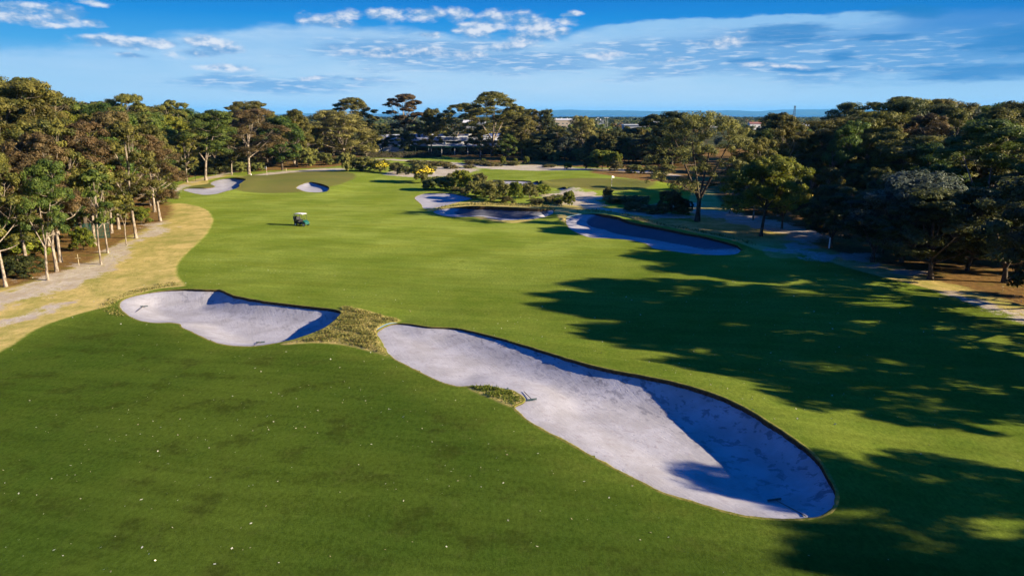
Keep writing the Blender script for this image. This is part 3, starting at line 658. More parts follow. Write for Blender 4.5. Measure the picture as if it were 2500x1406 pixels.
def grow(name, seed, H, R, base, pads, flat, clumps, leaves, L, W, tr, leafmat, barkmat, pad_r=0.40, forks=0, lean=0.05, top=0.8, outer=0.9, spread=0.36, profile='gum'):
    """returns (trunk mesh, crown mesh, H, R)"""
    rng = np.random.default_rng(seed)
    TV, TF, n0 = [], [], 0
    def put(P, Rr, n):
        nonlocal n0
        v, f = tube_np(P, Rr, n); TV.append(v); TF.append(f + n0); n0 += len(v)
    hf = base * 0.85 if base > 2 else base * 0.6
    lv = np.array([rng.normal(0, lean), rng.normal(0, lean)]) * H
    main_top = np.array([lv[0], lv[1], H * 0.86])
    k = 9; tt = np.linspace(0, 1, k); Pm = np.stack([lv[0] * tt ** 1.4 + 0.02 * H * np.sin(tt * 5 + seed) * tt, lv[1] * tt ** 1.4 + 0.02 * H * np.cos(tt * 4 + seed) * tt, tt * H * 0.86 - 0.4 * (1 - tt)], 1)
    stop = k if not forks else max(3, int(k * hf / H) + 2)
    rad = tr * (1 - 0.80 * tt) ; rad[0] *= 1.35
    rad = rad * 0.85; put(Pm[:stop], rad[:stop], 8)
    def trunk_at(z):
        z = min(max(z, 0), Pm[stop - 1, 2]); return np.array([np.interp(z, Pm[:, 2], Pm[:, a]) for a in range(3)]), np.interp(z, Pm[:, 2], rad)
    padC = []
    for i in range(pads):
        f = (i + 0.5) / pads; t = 0.06 + 0.92 * f ** top
        if profile == 'gum': env = sin(pi * (0.22 + 0.70 * t)) ** 0.8
        elif profile == 'umbrella': env = 0.55 + 0.45 * t if t < 0.85 else 0.75
        elif profile == 'cone': env = 1.02 - 0.92 * t
        else: env = sin(pi * (0.30 + 0.62 * t)) ** 0.6
        a = i * 2.39996 + rng.uniform(-0.5, 0.5); pr = R * pad_r * rng.uniform(0.75, 1.2)
        rr = max(0.0, (R * env - pr * 0.55)) * rng.uniform(0.55, 1.05)
        if i == pads - 1: rr *= 0.3
        z = min(base + (H - base) * t, H - pr * flat * 0.85)
        padC.append((np.array([lv[0] * (z / H) ** 1.4 + rr * cos(a), lv[1] * (z / H) ** 1.4 + rr * sin(a), z]), pr))
    CL, CN, TN = [], [], []
    mains = []
    if forks:
        p0, r0 = trunk_at(hf)
        for j in range(forks):
            a = j * 2 * pi / forks + rng.uniform(-0.4, 0.4) + seed; e = np.array([p0[0] + R * 0.45 * cos(a), p0[1] + R * 0.45 * sin(a), H * rng.uniform(0.6, 0.78)])
            P = bez(p0, p0 + np.array([R * 0.2 * cos(a), R * 0.2 * sin(a), (e[2] - p0[2]) * 0.45]), e, 7); put(P, np.linspace(r0 * 0.75, r0 * 0.22, 7), 7); mains.append((P, np.linspace(r0 * 0.75, r0 * 0.22, 7)))
    for (c, pr) in padC:
        if mains:
            best = min(mains, key=lambda m_: np.min(np.linalg.norm(m_[0][:5] - c, axis=1))); cand = best[0]; w = np.linalg.norm(cand - c, axis=1) + 2.5 * np.maximum(cand[:, 2] - c[2] + 0.6, 0); j = int(w.argmin()); s, sr = cand[j], best[1][j] * 0.8
        else:
            zs = max(hf * 0.9, min(hf + (c[2] - hf) * rng.uniform(0.25, 0.6), c[2] - 0.25 * np.hypot(c[0], c[1]))); s, sr = trunk_at(max(zs, 0.3)); sr *= 0.62
        midp = s * 0.45 + c * 0.55 + np.array([0, 0, -0.04 * H]) + rng.normal(0, 0.03 * H, 3) * [1, 1, 0.4]
        P = bez(s, midp, c, 6); put(P, np.linspace(sr, max(0.02, sr * 0.25), 6), 6)
        for q in range(clumps):
            u = rng.standard_normal(3); u /= np.linalg.norm(u) + 1e-9
            if u[2] < -0.35: u[2] *= -1
            m = rng.uniform(0.45, 1.0) ** 0.6
            cc = c + u * np.array([pr, pr, pr * flat]) * m; rc = pr * rng.uniform(0.26, 0.44)
            if q % 2 == 0:
                s2 = P[rng.integers(3, 6)]; put(bez(s2, (s2 + cc) / 2 - np.array([0, 0, 0.1 * pr]), cc, 3), [sr * 0.26 + 0.01, sr * 0.16 + 0.008, 0.012], 4)
            n = int(leaves * rng.uniform(0.7, 1.3)); d = rng.standard_normal((n, 3)); d /= np.linalg.norm(d, axis=1)[:, None] + 1e-9
            rr_ = rng.uniform(0.15, 1.0, n) ** 0.45
            pts = cc + d * (rc * rr_)[:, None] * np.array([1.0, 1.0, 0.36 + 0.5 * flat])
            CL.append(pts); nn = d * outer + 0.35 * u + rng.standard_normal((n, 3)) * spread; nn[:, 2] += 0.25; CN.append(nn)
            tone = rng.uniform(0.0, 0.55); TN.append(np.clip(tone + rng.uniform(0, 0.45, n), 0, 1))
    C = np.concatenate(CL); N = np.concatenate(CN); Tn = np.concatenate(TN)
    V, Fq = leaf_quads(rng, C, N, L, W)
    crown = mesh_np(name + '_crown', V, Fq, M[leafmat], False, fattr={'tint': Tn})
    trunk = mesh_np(name + '_trunk', np.concatenate(TV), np.concatenate(TF), M[barkmat], True)
    return dict(trunk=trunk, crown=crown, H=H, R=R, name=name)

PR = {}
def P_(key, name, *a, **k): PR[key] = grow(name, *a, **k)
#            seed  H   R  base pads flat cl  lv   L    W    tr
P_('gum1', 'gum_tree', 1, 17, 5.0, 4.6, 13, 0.62, 12, 131, 0.36, 0.15, 0.27, 'olive', 'pale_bark')
P_('gum2', 'gum_tree', 2, 17, 4.6, 4.2, 14, 0.70, 12, 131, 0.36, 0.15, 0.25, 'olive', 'pale_bark', lean=0.08)
P_('gum3', 'gum_tree', 3, 17, 5.4, 5.5, 12, 0.55, 13, 131, 0.36, 0.15, 0.28, 'green', 'pale_bark', forks=3)
P_('brown1', 'bronze_gum_tree', 4, 16, 4.6, 3.6, 14, 0.75, 12, 131, 0.32, 0.13, 0.24, 'brown', 'pale_bark', forks=3)
P_('brown2', 'bronze_gum_tree', 5, 16, 5.0, 3.2, 14, 0.66, 12, 131, 0.32, 0.13, 0.26, 'brown', 'pale_bark')
P_('umb1', 'spreading_gum_tree', 6, 22, 7.2, 10.0, 15, 0.50, 14, 147, 0.42, 0.19, 0.36, 'olive', 'pale_bark', profile='umbrella', pad_r=0.39, forks=3)
P_('umb2', 'spreading_gum_tree', 7, 22, 7.6, 7.0, 17, 0.52, 14, 147, 0.42, 0.19, 0.40, 'olive', 'pale_bark', profile='umbrella', pad_r=0.38, forks=4)
P_('umbbrown', 'spreading_gum_tree', 8, 22, 6.6, 7.0, 14, 0.52, 13, 147, 0.42, 0.19, 0.36, 'brown', 'pale_bark', profile='umbrella', pad_r=0.34)
P_('big1', 'spreading_gum_tree', 26, 22, 7.6, 6.0, 24, 0.62, 13, 110, 0.42, 0.19, 0.42, 'olive', 'pale_bark', forks=4, pad_r=0.31)
P_('dense1', 'bushy_tree', 9, 14, 5.2, 2.0, 16, 0.72, 12, 131, 0.38, 0.17, 0.30, 'green', 'dark_bark', pad_r=0.42)
P_('dense2', 'bushy_tree', 10, 14, 4.8, 2.5, 15, 0.80, 12, 131, 0.38, 0.17, 0.28, 'olive', 'pale_bark', pad_r=0.44)
P_('dark1', 'dark_tree', 11, 13, 5.4, 1.6, 16, 0.70, 12, 131, 0.35, 0.16, 0.32, 'dark', 'dark_bark', pad_r=0.42)
P_('dark2', 'dark_tree', 12, 13, 5.0, 2.2, 15, 0.62, 12, 131, 0.35, 0.16, 0.30, 'dark', 'dark_bark', forks=3)
P_('grey1', 'grey_tree', 13, 11, 5.2, 1.2, 15, 0.75, 12, 131, 0.35, 0.14, 0.26, 'grey', 'dark_bark', pad_r=0.42)
P_('bright1', 'bright_tree', 14, 12, 5.8, 3.2, 16, 0.66, 13, 147, 0.36, 0.17, 0.30, 'bright', 'dark_bark', pad_r=0.40)
P_('weep1', 'weeping_tree', 15, 21, 7.0, 2.4, 20, 0.80, 12, 139, 0.46, 0.18, 0.34, 'wattle', 'pale_bark', pad_r=0.38)
P_('wattle1', 'forked_tree', 16, 18, 9.0, 4.2, 30, 0.80, 11, 75, 0.36, 0.14, 0.46, 'wattle', 'dark_bark', forks=4, pad_r=0.23, lean=0.02)
P_('slim1', 'slender_gum', 17, 10, 2.2, 3.6, 9, 0.8, 10, 60, 0.40, 0.17, 0.13, 'green', 'pale_bark', lean=0.07, pad_r=0.5)
P_('slim2', 'slender_gum', 18, 10, 2.0, 4.2, 8, 0.75, 10, 60, 0.40, 0.17, 0.12, 'olive', 'pale_bark', forks=2, pad_r=0.5)
P_('column1', 'cypress_tree', 19, 12, 1.9, 0.5, 14, 1.3, 10, 70, 0.36, 0.18, 0.2, 'dark', 'dark_bark', profile='cone', pad_r=0.5)
P_('shrub', 'shrub', 20, 3.0, 2.0, 0.25, 14, 0.85, 11, 100, 0.22, 0.085, 0.06, 'scrub', 'dark_bark', pad_r=0.44, profile='dome')
P_('shrubgreen', 'shrub', 21, 3.0, 1.9, 0.25, 14, 1.0, 11, 100, 0.22, 0.075, 0.06, 'bright', 'dark_bark', pad_r=0.42, profile='dome', spread=0.7)
P_('shrubdark', 'shrub', 22, 3.0, 2.1, 0.25, 14, 0.85, 11, 100, 0.22, 0.085, 0.06, 'dark', 'dark_bark', pad_r=0.44, profile='dome')
P_('shrubheath', 'heath_shrub', 23, 1.2, 2.0, 0.05, 18, 0.45, 10, 70, 0.18, 0.07, 0.04, 'heath', 'dark_bark', pad_r=0.36, profile='dome')
P_('shrubgrey', 'shrub', 24, 3.0, 2.0, 0.25, 13, 0.8, 11, 90, 0.22, 0.08, 0.06, 'heath', 'pale_bark', pad_r=0.44, profile='dome', spread=0.8)

def put_tree(key, x, y, H, R=None, rot=None, label=None, cat='tree', group=None, rng=random.Random(3), name=None, sink=0.0):
    p = PR[key]; e = empty(name or p['name'], (x, y, ground_zf(x, y) - sink), rng.uniform(0, 6.283) if rot is None else rot)
    sz = H / p['H']; sx = sz if R is None else R / p['R']
    e.scale = (sx, sx, sz); tag(e, label, cat, group)
    link('trunk', p['trunk'], e); link('crown', p['crown'], e); return e
def ground_zf(x, y):
    """height on the finished ground: bilinear look-up in the grid built above"""
    i = int(np.clip(np.searchsorted(xs, x) - 1, 0, nx_ - 2)); j = int(np.clip(np.searchsorted(ys, y) - 1, 0, ny_ - 2))
    fx_ = (x - xs[i]) / (xs[i + 1] - xs[i]); fy_ = (y - ys[j]) / (ys[j + 1] - ys[j])
    return float(GZ[j, i] * (1 - fx_) * (1 - fy_) + GZ[j, i + 1] * fx_ * (1 - fy_) + GZ[j + 1, i] * (1 - fx_) * fy_ + GZ[j + 1, i + 1] * fx_ * fy_)
placed = []
def T(key, px, py, ytop, label, R=None, rot=None, dist=None, group=None, cat='tree', dx=0):
    """a tree whose base stands where the photograph shows it (or at a given distance) and whose top reaches row ytop"""
    if dist is None: x, y = G(px, py)
    else:
        d = pix_dir(px, 400); y = dist; x = d[0] / d[1] * y
    H = top_z(px, ytop, x, y) - ground_zf(x, y)
    placed.append((x, y, (R or PR[key]['R'] * H / PR[key]['H'])))
    return put_tree(key, x, y, H, R, rot, label, cat, group)
def S(key, px, py, wpx, hpx, label, group=None, name=None):
    """a shrub by its base and its size in photograph pixels"""
    x, y = G(px, py); m = y / cos(PITCH) / F
    return put_tree(key, x, y, hpx * m, wpx * m / 2, None, label, 'shrub', group, name=name, sink=0.05)

# left woodland, front row (trunks stand along the sandy track)
T('gum2', 14, 700, 370, 'pale-trunked gum at the left picture edge, nearest tree of the left row', R=3.6, rot=0.5)
T('gum1', 66, 648, 300, 'straight pale gum set back behind the low green shrub on the left', R=4.0)
T('gum3', 116, 684, 395, 'reddish-trunked gum forking low behind the sandy track on the left', R=3.2, rot=1.0)
T('brown1', 139, 663, 330, 'bronze-leaved gum with a straight white trunk, fourth trunk of the left row', R=4.2, rot=2.0)
T('gum2', 148, 640, 290, 'tall gum whose white trunk stands just behind the bronze-leaved fourth one', R=4.4, rot=3.0)
T('slim1', 247, 646, 420, 'slender crooked gum standing out on the sandy track before the left row', R=2.3, rot=1.2)
T('slim2', 264, 618, 395, 'slender gum with a forked pale trunk, just behind the crooked one on the track', R=2.5, rot=0.4)
T('slim2', 309, 600, 470, 'thin low sapling gum on the mulch between two pale-trunked gums', R=1.6, rot=2.2)
T('gum1', 333, 582, 300, 'broad olive gum with a thick pale trunk beside the bare patch of rough', R=4.6, rot=4.0)
T('brown2', 392, 540, 330, 'bronze gum at the right end of the left row, overhanging the dry rough', R=4.8, rot=0.3)
T('brown1', 232, 600, 300, 'rusty-leaved gum rising behind the crooked slender gum', R=4.4)
T('dense1', 60, 600, 360, 'leafy green tree filling the gap behind the first left trunks', R=4.6)
T('brown2', 290, 560, 275, 'rusty tall gum behind the thin low sapling', R=5.0)
T('brown2', 120, 600, 330, 'wide bronze gum behind the two white trunks of the left row', R=5.0)
T('umb2', 100, 560, 205, 'tall spreading gum breaking the skyline at the upper left', R=8.0, rot=1.0)
T('umb1', 10, 560, 188, 'tallest gum at the upper left corner of the woodland', R=7.0)
T('bright1', 190, 540, 285, 'yellow-green leafy tree lit up in the middle of the left woodland', R=6.0)
# left woodland, far end behind the left green
T('gum2', 457, 446, 330, 'thin white-trunked gum left of the boot-shaped bunker', R=4.0, rot=1.0)
T('gum3', 502, 441, 272, 'tall olive gum with a clean white forking trunk behind the boot-shaped bunker', R=8.2, rot=0.6)
T('gum2', 566, 427, 335, 'leaning pale gum between the white forked gum and the big bronze gum', R=4.2, rot=2.6)
T('brown2', 608, 426, 268, 'big round bronze gum with a stout pale trunk behind the left green', R=9.5, rot=2.9)
T('dense1', 690, 416, 288, 'dark green leafy tree behind the flag of the left green', R=7.5)
T('dense2', 725, 408, 272, 'rounded light-topped tree right of the dark one behind the left green', R=7.0)
T('dark1', 655, 408, 300, 'very dark tree between the big bronze gum and the leafy green tree', R=7.0)
T('umb1', 585, 0, 258, 'flat-topped gum on the skyline above the big bronze gum', dist=262, R=8)
T('umb1', 640, 0, 249, 'airy flat-topped gum on the skyline right of the other flat-topped one', dist=270, R=8)
T('gum1', 430, 0, 247, 'gum with two clear domes on the skyline at the end of the left woodland', dist=215, R=7)
T('umb2', 330, 0, 233, 'sparse gum standing clear above the left woodland skyline', dist=185, R=6)
# middle background
T('weep1', 846, 395, 275, 'big pale olive weeping tree in front of the club buildings', R=13.5, rot=0.2)
T('big1', 868, 0, 240, 'tall dark-domed gum rising behind the big weeping tree', dist=300, R=12.5)
T('dense2', 812, 0, 272, 'round dark gum on the left shoulder of the big weeping tree', dist=290, R=9)
T('dark2', 932, 380, 308, 'small dark flat-topped tree by the green hedge right of the weeping tree', R=8)
T('umbbrown', 992, 0, 232, 'tall bronze gum of layered flat crowns against the sky', dist=300, R=11.5, rot=1.0)
T('dark1', 992, 382, 322, 'dark shrubby tree under the layered bronze gum', R=5.0)
T('dense2', 1052, 380, 268, 'narrow two-toned tree between the layered gum and the round umbrella gum', R=6.5)
T('big1', 1104, 376, 254, 'round umbrella-crowned gum on a dark fork before the long grey roof', R=11, rot=2.0)
T('big1', 1202, 380, 228, 'largest gum of the middle background, tall and wide on the skyline', R=14, rot=0.7)
T('umb1', 1245, 0, 262, 'leaning gum on the right shoulder of the largest middle gum', dist=310, R=9)
T('dense2', 1172, 384, 315, 'dark bushy tree under the largest middle gum', R=5.5)
T('dense2', 1275, 388, 284, 'pale green rounded tree at the right of the largest middle gum', R=9)
T('umb1', 1288, 0, 268, 'small dark-domed gum on the skyline left of the hills', dist=330, R=7)
T('dark1', 1332, 0, 270, 'dark domed tree cutting into the distant hills', dist=320, R=5.5)
T('gum1', 1362, 388, 308, 'grey-green gum with a thin bent white trunk', R=6)
T('weep1', 1425, 392, 287, 'shaggy olive tree with twin pale tufts, in front of the white sheds', R=6.5)
T('dark1', 1310, 390, 330, 'black-green bushy tree low in the middle of the background row', R=9)
T('dark2', 1462, 394, 336, 'dark bushy tree before the solar-panelled house', R=7)
T('column1', 1512, 398, 332, 'upright grey-green conifer before the brick houses', R=4.6)
T('dark1', 1545, 398, 340, 'dark rounded tree right of the upright conifer', R=7)
T('dark2', 1590, 402, 282, 'big dark domed tree left of the wide forked tree', R=11)
T('dark1', 1640, 0, 276, 'dark tree showing above the left side of the wide forked tree', dist=235, R=9)
# right side
T('wattle1', 1702, 541, 276, 'wide forked yellow-green tree on a thick dark trunk beside the long shaded bunker', R=9.6, rot=2.2)
T('bright1', 1857, 577, 388, 'bright leafy green tree with a dark short trunk between path and long bunker', R=6.0, rot=0.8)
T('gum3', 1880, 0, 318, 'tall yellowish gum behind the bright leafy tree', dist=150, R=5)
T('dense2', 1905, 0, 280, 'smooth dark green gum at the centre right skyline', dist=200, R=8)
T('umb2', 2065, 0, 290, 'broad dome-crowned yellow-olive gum with bare pale limbs below', dist=128, R=11.5, rot=0.4)
T('dark2', 2028, 602, 455, 'gnarled dark tree beside the short white post', R=4.2)
T('dark2', 2130, 640, 470, 'gnarled black-limbed tree right of the one by the white post', R=4.8)
T('grey1', 2200, 640, 420, 'blue-grey leafy tree in the front of the right woodland', R=6.2)
T('dark1', 2272, 682, 470, 'black-green tree whose trunk stands nearest the fairway shadow', R=6.0)
T('umb1', 2300, 0, 335, 'wide reddish-topped gum in the middle of the right woodland', dist=100, R=9)
T('gum3', 2420, 0, 300, 'tall white-limbed gum at the upper right of the right woodland', dist=84, R=7.5, rot=1.9)
T('dark2', 2452, 690, 440, 'dark tree at the right picture edge with its trunk on the sunny litter', R=5.5)
T('grey1', 2360, 660, 470, 'silvery green low tree between the two dark trunks at the right edge', R=5.2)
T('umb2', 2190, 0, 240, 'flat layered gum on the skyline of the right woodland', dist=170, R=10)
T('umb1', 2260, 0, 245, 'round-headed gum right of the flat layered one on the right skyline', dist=175, R=9)
T('dark1', 2060, 0, 255, 'dark tree group head on the skyline behind the flat grey roof', dist=260, R=10)

# the rest of the woods, filled so that the skyline follows the photograph
def fill(region, sky, kinds, seed, n_try, d0, label, group, hmin=0.72, hmax=1.0, hcap=24, front=None):
    rg = random.Random(seed); cnt = 0; reg = np.array(region)
    lo, hi = reg.min(0), reg.max(0)
    for _ in range(n_try):
        x, y = rg.uniform(lo[0], hi[0]), rg.uniform(lo[1], hi[1])
        if float(sdf(reg, [x], [y], 1e9)[0]) > -0.5: continue
        sp = d0 + 0.017 * y
        if any((x - a) ** 2 + (y - b) ** 2 < (sp * (0.75 if r_ < 0 else 0.62)) ** 2 for a, b, r_ in placed): continue
        pxx = 1250 + F * x / (y * cos(PITCH) + (CAM_Z) * sin(PITCH))
        yt = np.interp(pxx, [p[0] for p in sky], [p[1] for p in sky])
        H = (top_z(1250, yt, x, y) - ground_zf(x, y)) * rg.uniform(hmin, hmax)
        edge_d = -float(sdf(reg, [x], [y], 1e9)[0])
        if edge_d < 9: H *= 0.80 + 0.022 * edge_d
        H = min(H, hcap)
        if x > 0 and x < 60 and y < 108: H = min(H, 9.5)
        key = rg.choices([k for k, _ in kinds], [w for _, w in kinds])[0]
        p = PR[key]; R = p['R'] * H / p['H'] * rg.uniform(0.85, 1.12); R = min(R, 8.5 if y < 160 else 11)
        placed.append((x, y, -1)); cnt += 1
        put_tree(key, x, y, H, R, rg.uniform(0, 6.28), label[p['name']], 'tree', group[p['name']])
    return cnt
XY = lambda px, py: G(px, py)
LG = lambda side: {'bronze_gum_tree': f'bronze-leaved gum crowded among others inside the {side} woodland', 'spreading_gum_tree': f'flat-crowned spreading gum crowded among others inside the {side} woodland',
                   'gum_tree': f'gum tree crowded among others inside the {side} woodland', 'bushy_tree': f'leafy bushy tree crowded among others inside the {side} woodland',
                   'dark_tree': f'dark-leaved tree crowded among others inside the {side} woodland', 'bright_tree': f'yellow-green tree crowded among others inside the {side} woodland',
                   'grey_tree': f'grey-green tree crowded among others inside the {side} woodland', 'slender_gum': f'slim gum crowded among others inside the {side} woodland',
                   'weeping_tree': f'pale weeping tree crowded among others inside the {side} woodland', 'cypress_tree': f'upright cypress crowded among others inside the {side} woodland'}
GG = lambda side: {k: f'{k.replace("_", " ")}s inside the {side} woodland' for k in LG(side)}
skyL = [(-400, 180), (0, 198), (70, 212), (150, 228), (215, 248), (330, 250), (430, 262), (480, 272), (560, 272), (640, 268), (720, 280), (800, 285)]
regL = [XY(-60, 690), XY(95, 655), XY(200, 612), XY(300, 565), XY(400, 520), XY(410, 470), XY(440, 432), XY(560, 418), XY(700, 408), XY(770, 402), (-76, 285), (-215, 290), (-86, 76)]
nL = fill(regL, skyL, [('gum1', 3), ('gum2', 3), ('gum3', 2), ('brown1', 1.2), ('brown2', 1.2), ('umb1', 1.4), ('dense1', 1.6), ('dense2', 1.6), ('bright1', 0.6)], 11, 4200, 3.5, LG('left'), GG('left'))
skyR = [(1600, 292), (1760, 296), (1900, 284), (1990, 300), (2060, 292), (2130, 262), (2190, 246), (2300, 250), (2450, 254), (2900, 250)]
regR = [XY(1760, 520), XY(1850, 545), XY(1960, 575), XY(2060, 600), XY(2190, 640), XY(2330, 660), XY(2600, 680), (80, 66), (205, 270), (92, 285), (82, 235), (76, 190), (62, 150)]
nR = fill(regR, skyR, [('dark1', 0.8), ('dark2', 0.9), ('dense1', 1.2), ('dense2', 2.4), ('gum1', 2.4), ('gum2', 1.6), ('gum3', 1.8), ('umb1', 1.6), ('umb2', 1.4), ('grey1', 0.6), ('brown1', 0.7)], 12, 3200, 6.4, LG('right'), GG('right'), 0.62, 1.0)
# the row goes on towards the camera beyond the right edge of the picture; its shade falls across the foreground
for (x, y, H, key) in [(46, 55, 15, 'dark1'), (50, 49, 17, 'dense2'), (46.5, 43.5, 15, 'gum2'), (54, 58, 17, 'dense1'), (52, 41, 17, 'gum1'), (49, 36, 13.5, 'dense2'), (53, 31, 14, 'gum1'), (58, 50, 18, 'gum3'), (60, 40, 18, 'dense1'), (49, 20.5, 13.5, 'dark1'), (48, 15, 13, 'dense2'), (53, 10, 15, 'dense1'), (50, 5, 12, 'dark1')]:
    put_tree(key, x, y, H, None, None, 'tree of the right woodland edge nearest the foreground, shading the grass', 'tree', 'trees past the right edge shading the foreground')
skyM = [(700, 292), (900, 300), (1240, 296), (1420, 300), (1800, 300)]
regM = [XY(1215, 391), XY(1640, 404), (75, 330), (-6, 330)]
nM = fill([XY(790, 396), XY(930, 386), (-62, 330), (-90, 330)], skyM, [('dark1', 3), ('dense2', 2)], 14, 200, 3.0, LG('middle'), GG('middle'), 0.5, 0.8, 13)
nM += fill(regM, skyM, [('dark1', 3), ('dark2', 3), ('dense1', 1.5), ('dense2', 2), ('grey1', 1)], 13, 900, 2.6, LG('middle'), GG('middle'), 0.45, 0.85, 14)
print('filled', nL, nR, nM)
# ------------------------------------------------------------------ shrubs and scrub between the two holes
S('shrub', 1028, 446, 72, 42, 'wide shrub covered in yellow blossom, nearest the left fairway edge', name='flowering_shrub')
S('shrub', 930, 420, 44, 28, 'smaller yellow-blossomed shrub farther back on the sandy ground', name='flowering_shrub')
S('shrubgreen', 1470, 414, 74, 42, 'big loose shrub tipped with yellow blossom behind the right green', name='flowering_shrub')
flow_names = [o for o in COL.objects if o.name.startswith('flowering_shrub')]
rngf = np.random.default_rng(77)
for o, (n, up) in zip(flow_names, ((700, 0.3), (650, 0.0), (200, 0.6))):
    key = 'shrubgreen' if o['label'].startswith('big loose') else 'shrub'
    p = PR[key]; d = rngf.standard_normal((n * 3, 3)); d /= np.linalg.norm(d, axis=1)[:, None]; d = d[d[:, 2] > up][:n]
    C = d * np.array([p['R'] * 0.98, p['R'] * 0.98, p['H'] * 0.50]) * rngf.uniform(0.8, 1.02, len(d))[:, None] + np.array([0, 0, p['H'] * 0.47])
    V, Fq = leaf_quads(rngf, C, d + 0.5 * rngf.standard_normal(d.shape), 0.26, 0.16)
    link('blossom', mesh_np('blossom', V, Fq, M['flower'], False, fattr={'tint': rngf.uniform(0, 1, len(d))}), o)
S('shrubgreen', 1126, 466, 54, 46, 'rounded bright green bush between the blossom shrub and the scrub')
S('shrub', 1075, 464, 66, 30, 'low olive bush left of the rounded bright green one')
S('shrubgrey', 1100, 462, 40, 34, 'feathery pale bush touching the rounded bright green one')
S('shrub', 1046, 462, 36, 22, 'small wispy bush at the left tip of the scrub')
S('shrub', 1158, 484, 44, 34, 'full bush above the oval bunker at the left of the scrub')
S('shrubgrey', 1172, 468, 46, 40, 'brownish dry-topped bush behind the full one in the scrub')
S('shrub', 1208, 492, 74, 46, 'widest olive bush in the middle of the scrub')
S('shrubgreen', 1258, 488, 40, 40, 'reedy light green bush right of the widest olive one')
S('shrubgrey', 1292, 484, 48, 34, 'airy tawny bush near the little peaked bunker')
S('shrubgreen', 1322, 476, 44, 24, 'loose green bush at the right tip of the scrub')
S('shrubgrey', 1238, 496, 34, 16, 'low dark bush at the foot of the widest olive one')
S('shrubgrey', 1308, 500, 44, 14, 'dry low bush above the right end of the oval bunker')
S('shrubgreen', 1391, 504, 34, 34, 'lone spiky green bush on the sand right of the oval bunker')
S('shrubheath', 1362, 492, 44, 15, 'reddish heath clump left of the lone spiky bush')
S('shrubgrey', 1483, 490, 28, 30, 'lone thin bush standing before the right green')
S('shrubheath', 1510, 496, 74, 17, 'low heath strip along the front of the right green')
S('shrubheath', 1556, 498, 70, 18, 'second low heath strip nearer the dark bush')
S('shrubdark', 1640, 524, 66, 56, 'black-green bush left of the wide forked tree trunk')
S('shrubgrey', 1590, 520, 60, 18, 'low grey bush left of the black-green one')
S('shrubgrey', 1545, 516, 56, 22, 'greyish low shrub on the shaded sand')
S('shrubdark', 1672, 522, 40, 34, 'small dark bush between the black-green bush and the tree trunk')
S('shrub', 845, 419, 44, 42, 'round olive bush at the back of the left green')
S('shrub', 892, 418, 60, 32, 'spreading olive bush beside the round one behind the left green')
S('shrubdark', 868, 418, 40, 30, 'dark bush squeezed behind the round olive one')
S('shrubdark', 915, 417, 36, 24, 'small dark bush left of the smaller blossom shrub')
S('shrubgrey', 968, 424, 44, 24, 'grey-green bush between the two blossom shrubs')
S('shrubdark', 984, 427, 30, 20, 'small dark bush just left of the wide blossom shrub')
S('shrub', 748, 408, 56, 44, 'bushy light green shrub behind the left green')
S('shrub', 790, 404, 50, 28, 'low bush right of the bushy light green shrub')
S('shrubheath', 820, 402, 30, 16, 'orange-tinged low clump behind the left green')
for k, (a, b, w, h) in enumerate([(1035, 404, 60, 10), (1070, 406, 70, 11), (1100, 412, 40, 9), (1145, 411, 34, 7), (1010, 400, 40, 8), (1200, 405, 60, 9), (1160, 401, 70, 9), (1250, 404, 50, 9), (1340, 409, 36, 7)]):
    S('shrubheath', a, b, w, h, 'low heath mat spread over the pale sand beyond the scrub', 'heath mats on the far sand')
for k, (a, b, w, h) in enumerate([(1228, 404, 16, 20), (1258, 402, 12, 14), (1285, 402, 16, 18), (1180, 401, 14, 12), (1386, 413, 22, 14)]):
    S('shrubgreen', a, b, w, h, 'upright young green bush at the back of the far sand', 'young bushes on the far sand')
S('shrubgreen', 1500, 416, 40, 40, 'tall soft green bush at the right of the big loose blossom shrub')
S('shrubgrey', 1505, 418, 34, 22, 'pinkish dry bush right of the big loose blossom shrub')
S('shrubdark', 1440, 414, 34, 28, 'dark bush at the left of the big loose blossom shrub')
for (a, b, w, h, l) in [(1548, 424, 44, 20, 'olive bush at the back edge of the right green'), (1590, 424, 50, 18, 'dark low bush at the back edge of the right green'), (1630, 426, 40, 22, 'yellowish bush at the back edge of the right green beside the forked tree')]:
    S('shrub', a, b, w, h, l)
S('shrubdark', 55, 672, 110, 46, 'low dark green shrub under the first trees on the left')
S('shrubdark', 15, 676, 70, 40, 'low dark green shrub at the left picture edge behind the nearest trunk')
S('shrubgreen', 205, 612, 60, 54, 'loose green shrub behind the crooked slender gum')
S('shrubgreen', 345, 548, 50, 40, 'green shrub between the broad gum and the bronze gum of the left row')
for (a, b, w, h) in [(520, 424, 44, 26), (550, 422, 40, 22), (585, 421, 44, 24), (630, 419, 36, 20), (480, 428, 40, 30), (440, 436, 40, 34)]:
    S('shrub' if a % 4 else 'shrubdark', a, b, w, h, 'low bush under the trees behind the boot-shaped bunker', 'bushes behind the boot-shaped bunker')
rgu = random.Random(21)
def understory(reg, n, keys, label, group, hr):
    reg = np.array(reg); lo, hi = reg.min(0), reg.max(0); c = 0
    while c < n:
        x, y = rgu.uniform(lo[0], hi[0]), lo[1] + (hi[1] - lo[1]) * rgu.random() ** 1.7
        if float(sdf(reg, [x], [y], 1e9)[0]) > -1.0: continue
        h = rgu.uniform(*hr); put_tree(rgu.choice(keys), x, y, h, h * rgu.uniform(0.7, 1.2), None, label, 'shrub', group); c += 1
understory([XY(-60, 660), XY(95, 640), XY(200, 596), XY(300, 556), XY(400, 508), XY(430, 440), XY(700, 406), (-76, 260), (-190, 250), (-84, 80)], 80, ['shrubdark', 'shrub', 'shrubgreen'], 'shrub growing in the shade inside the left woodland', 'understory shrubs of the left woodland', (2.0, 5.0))
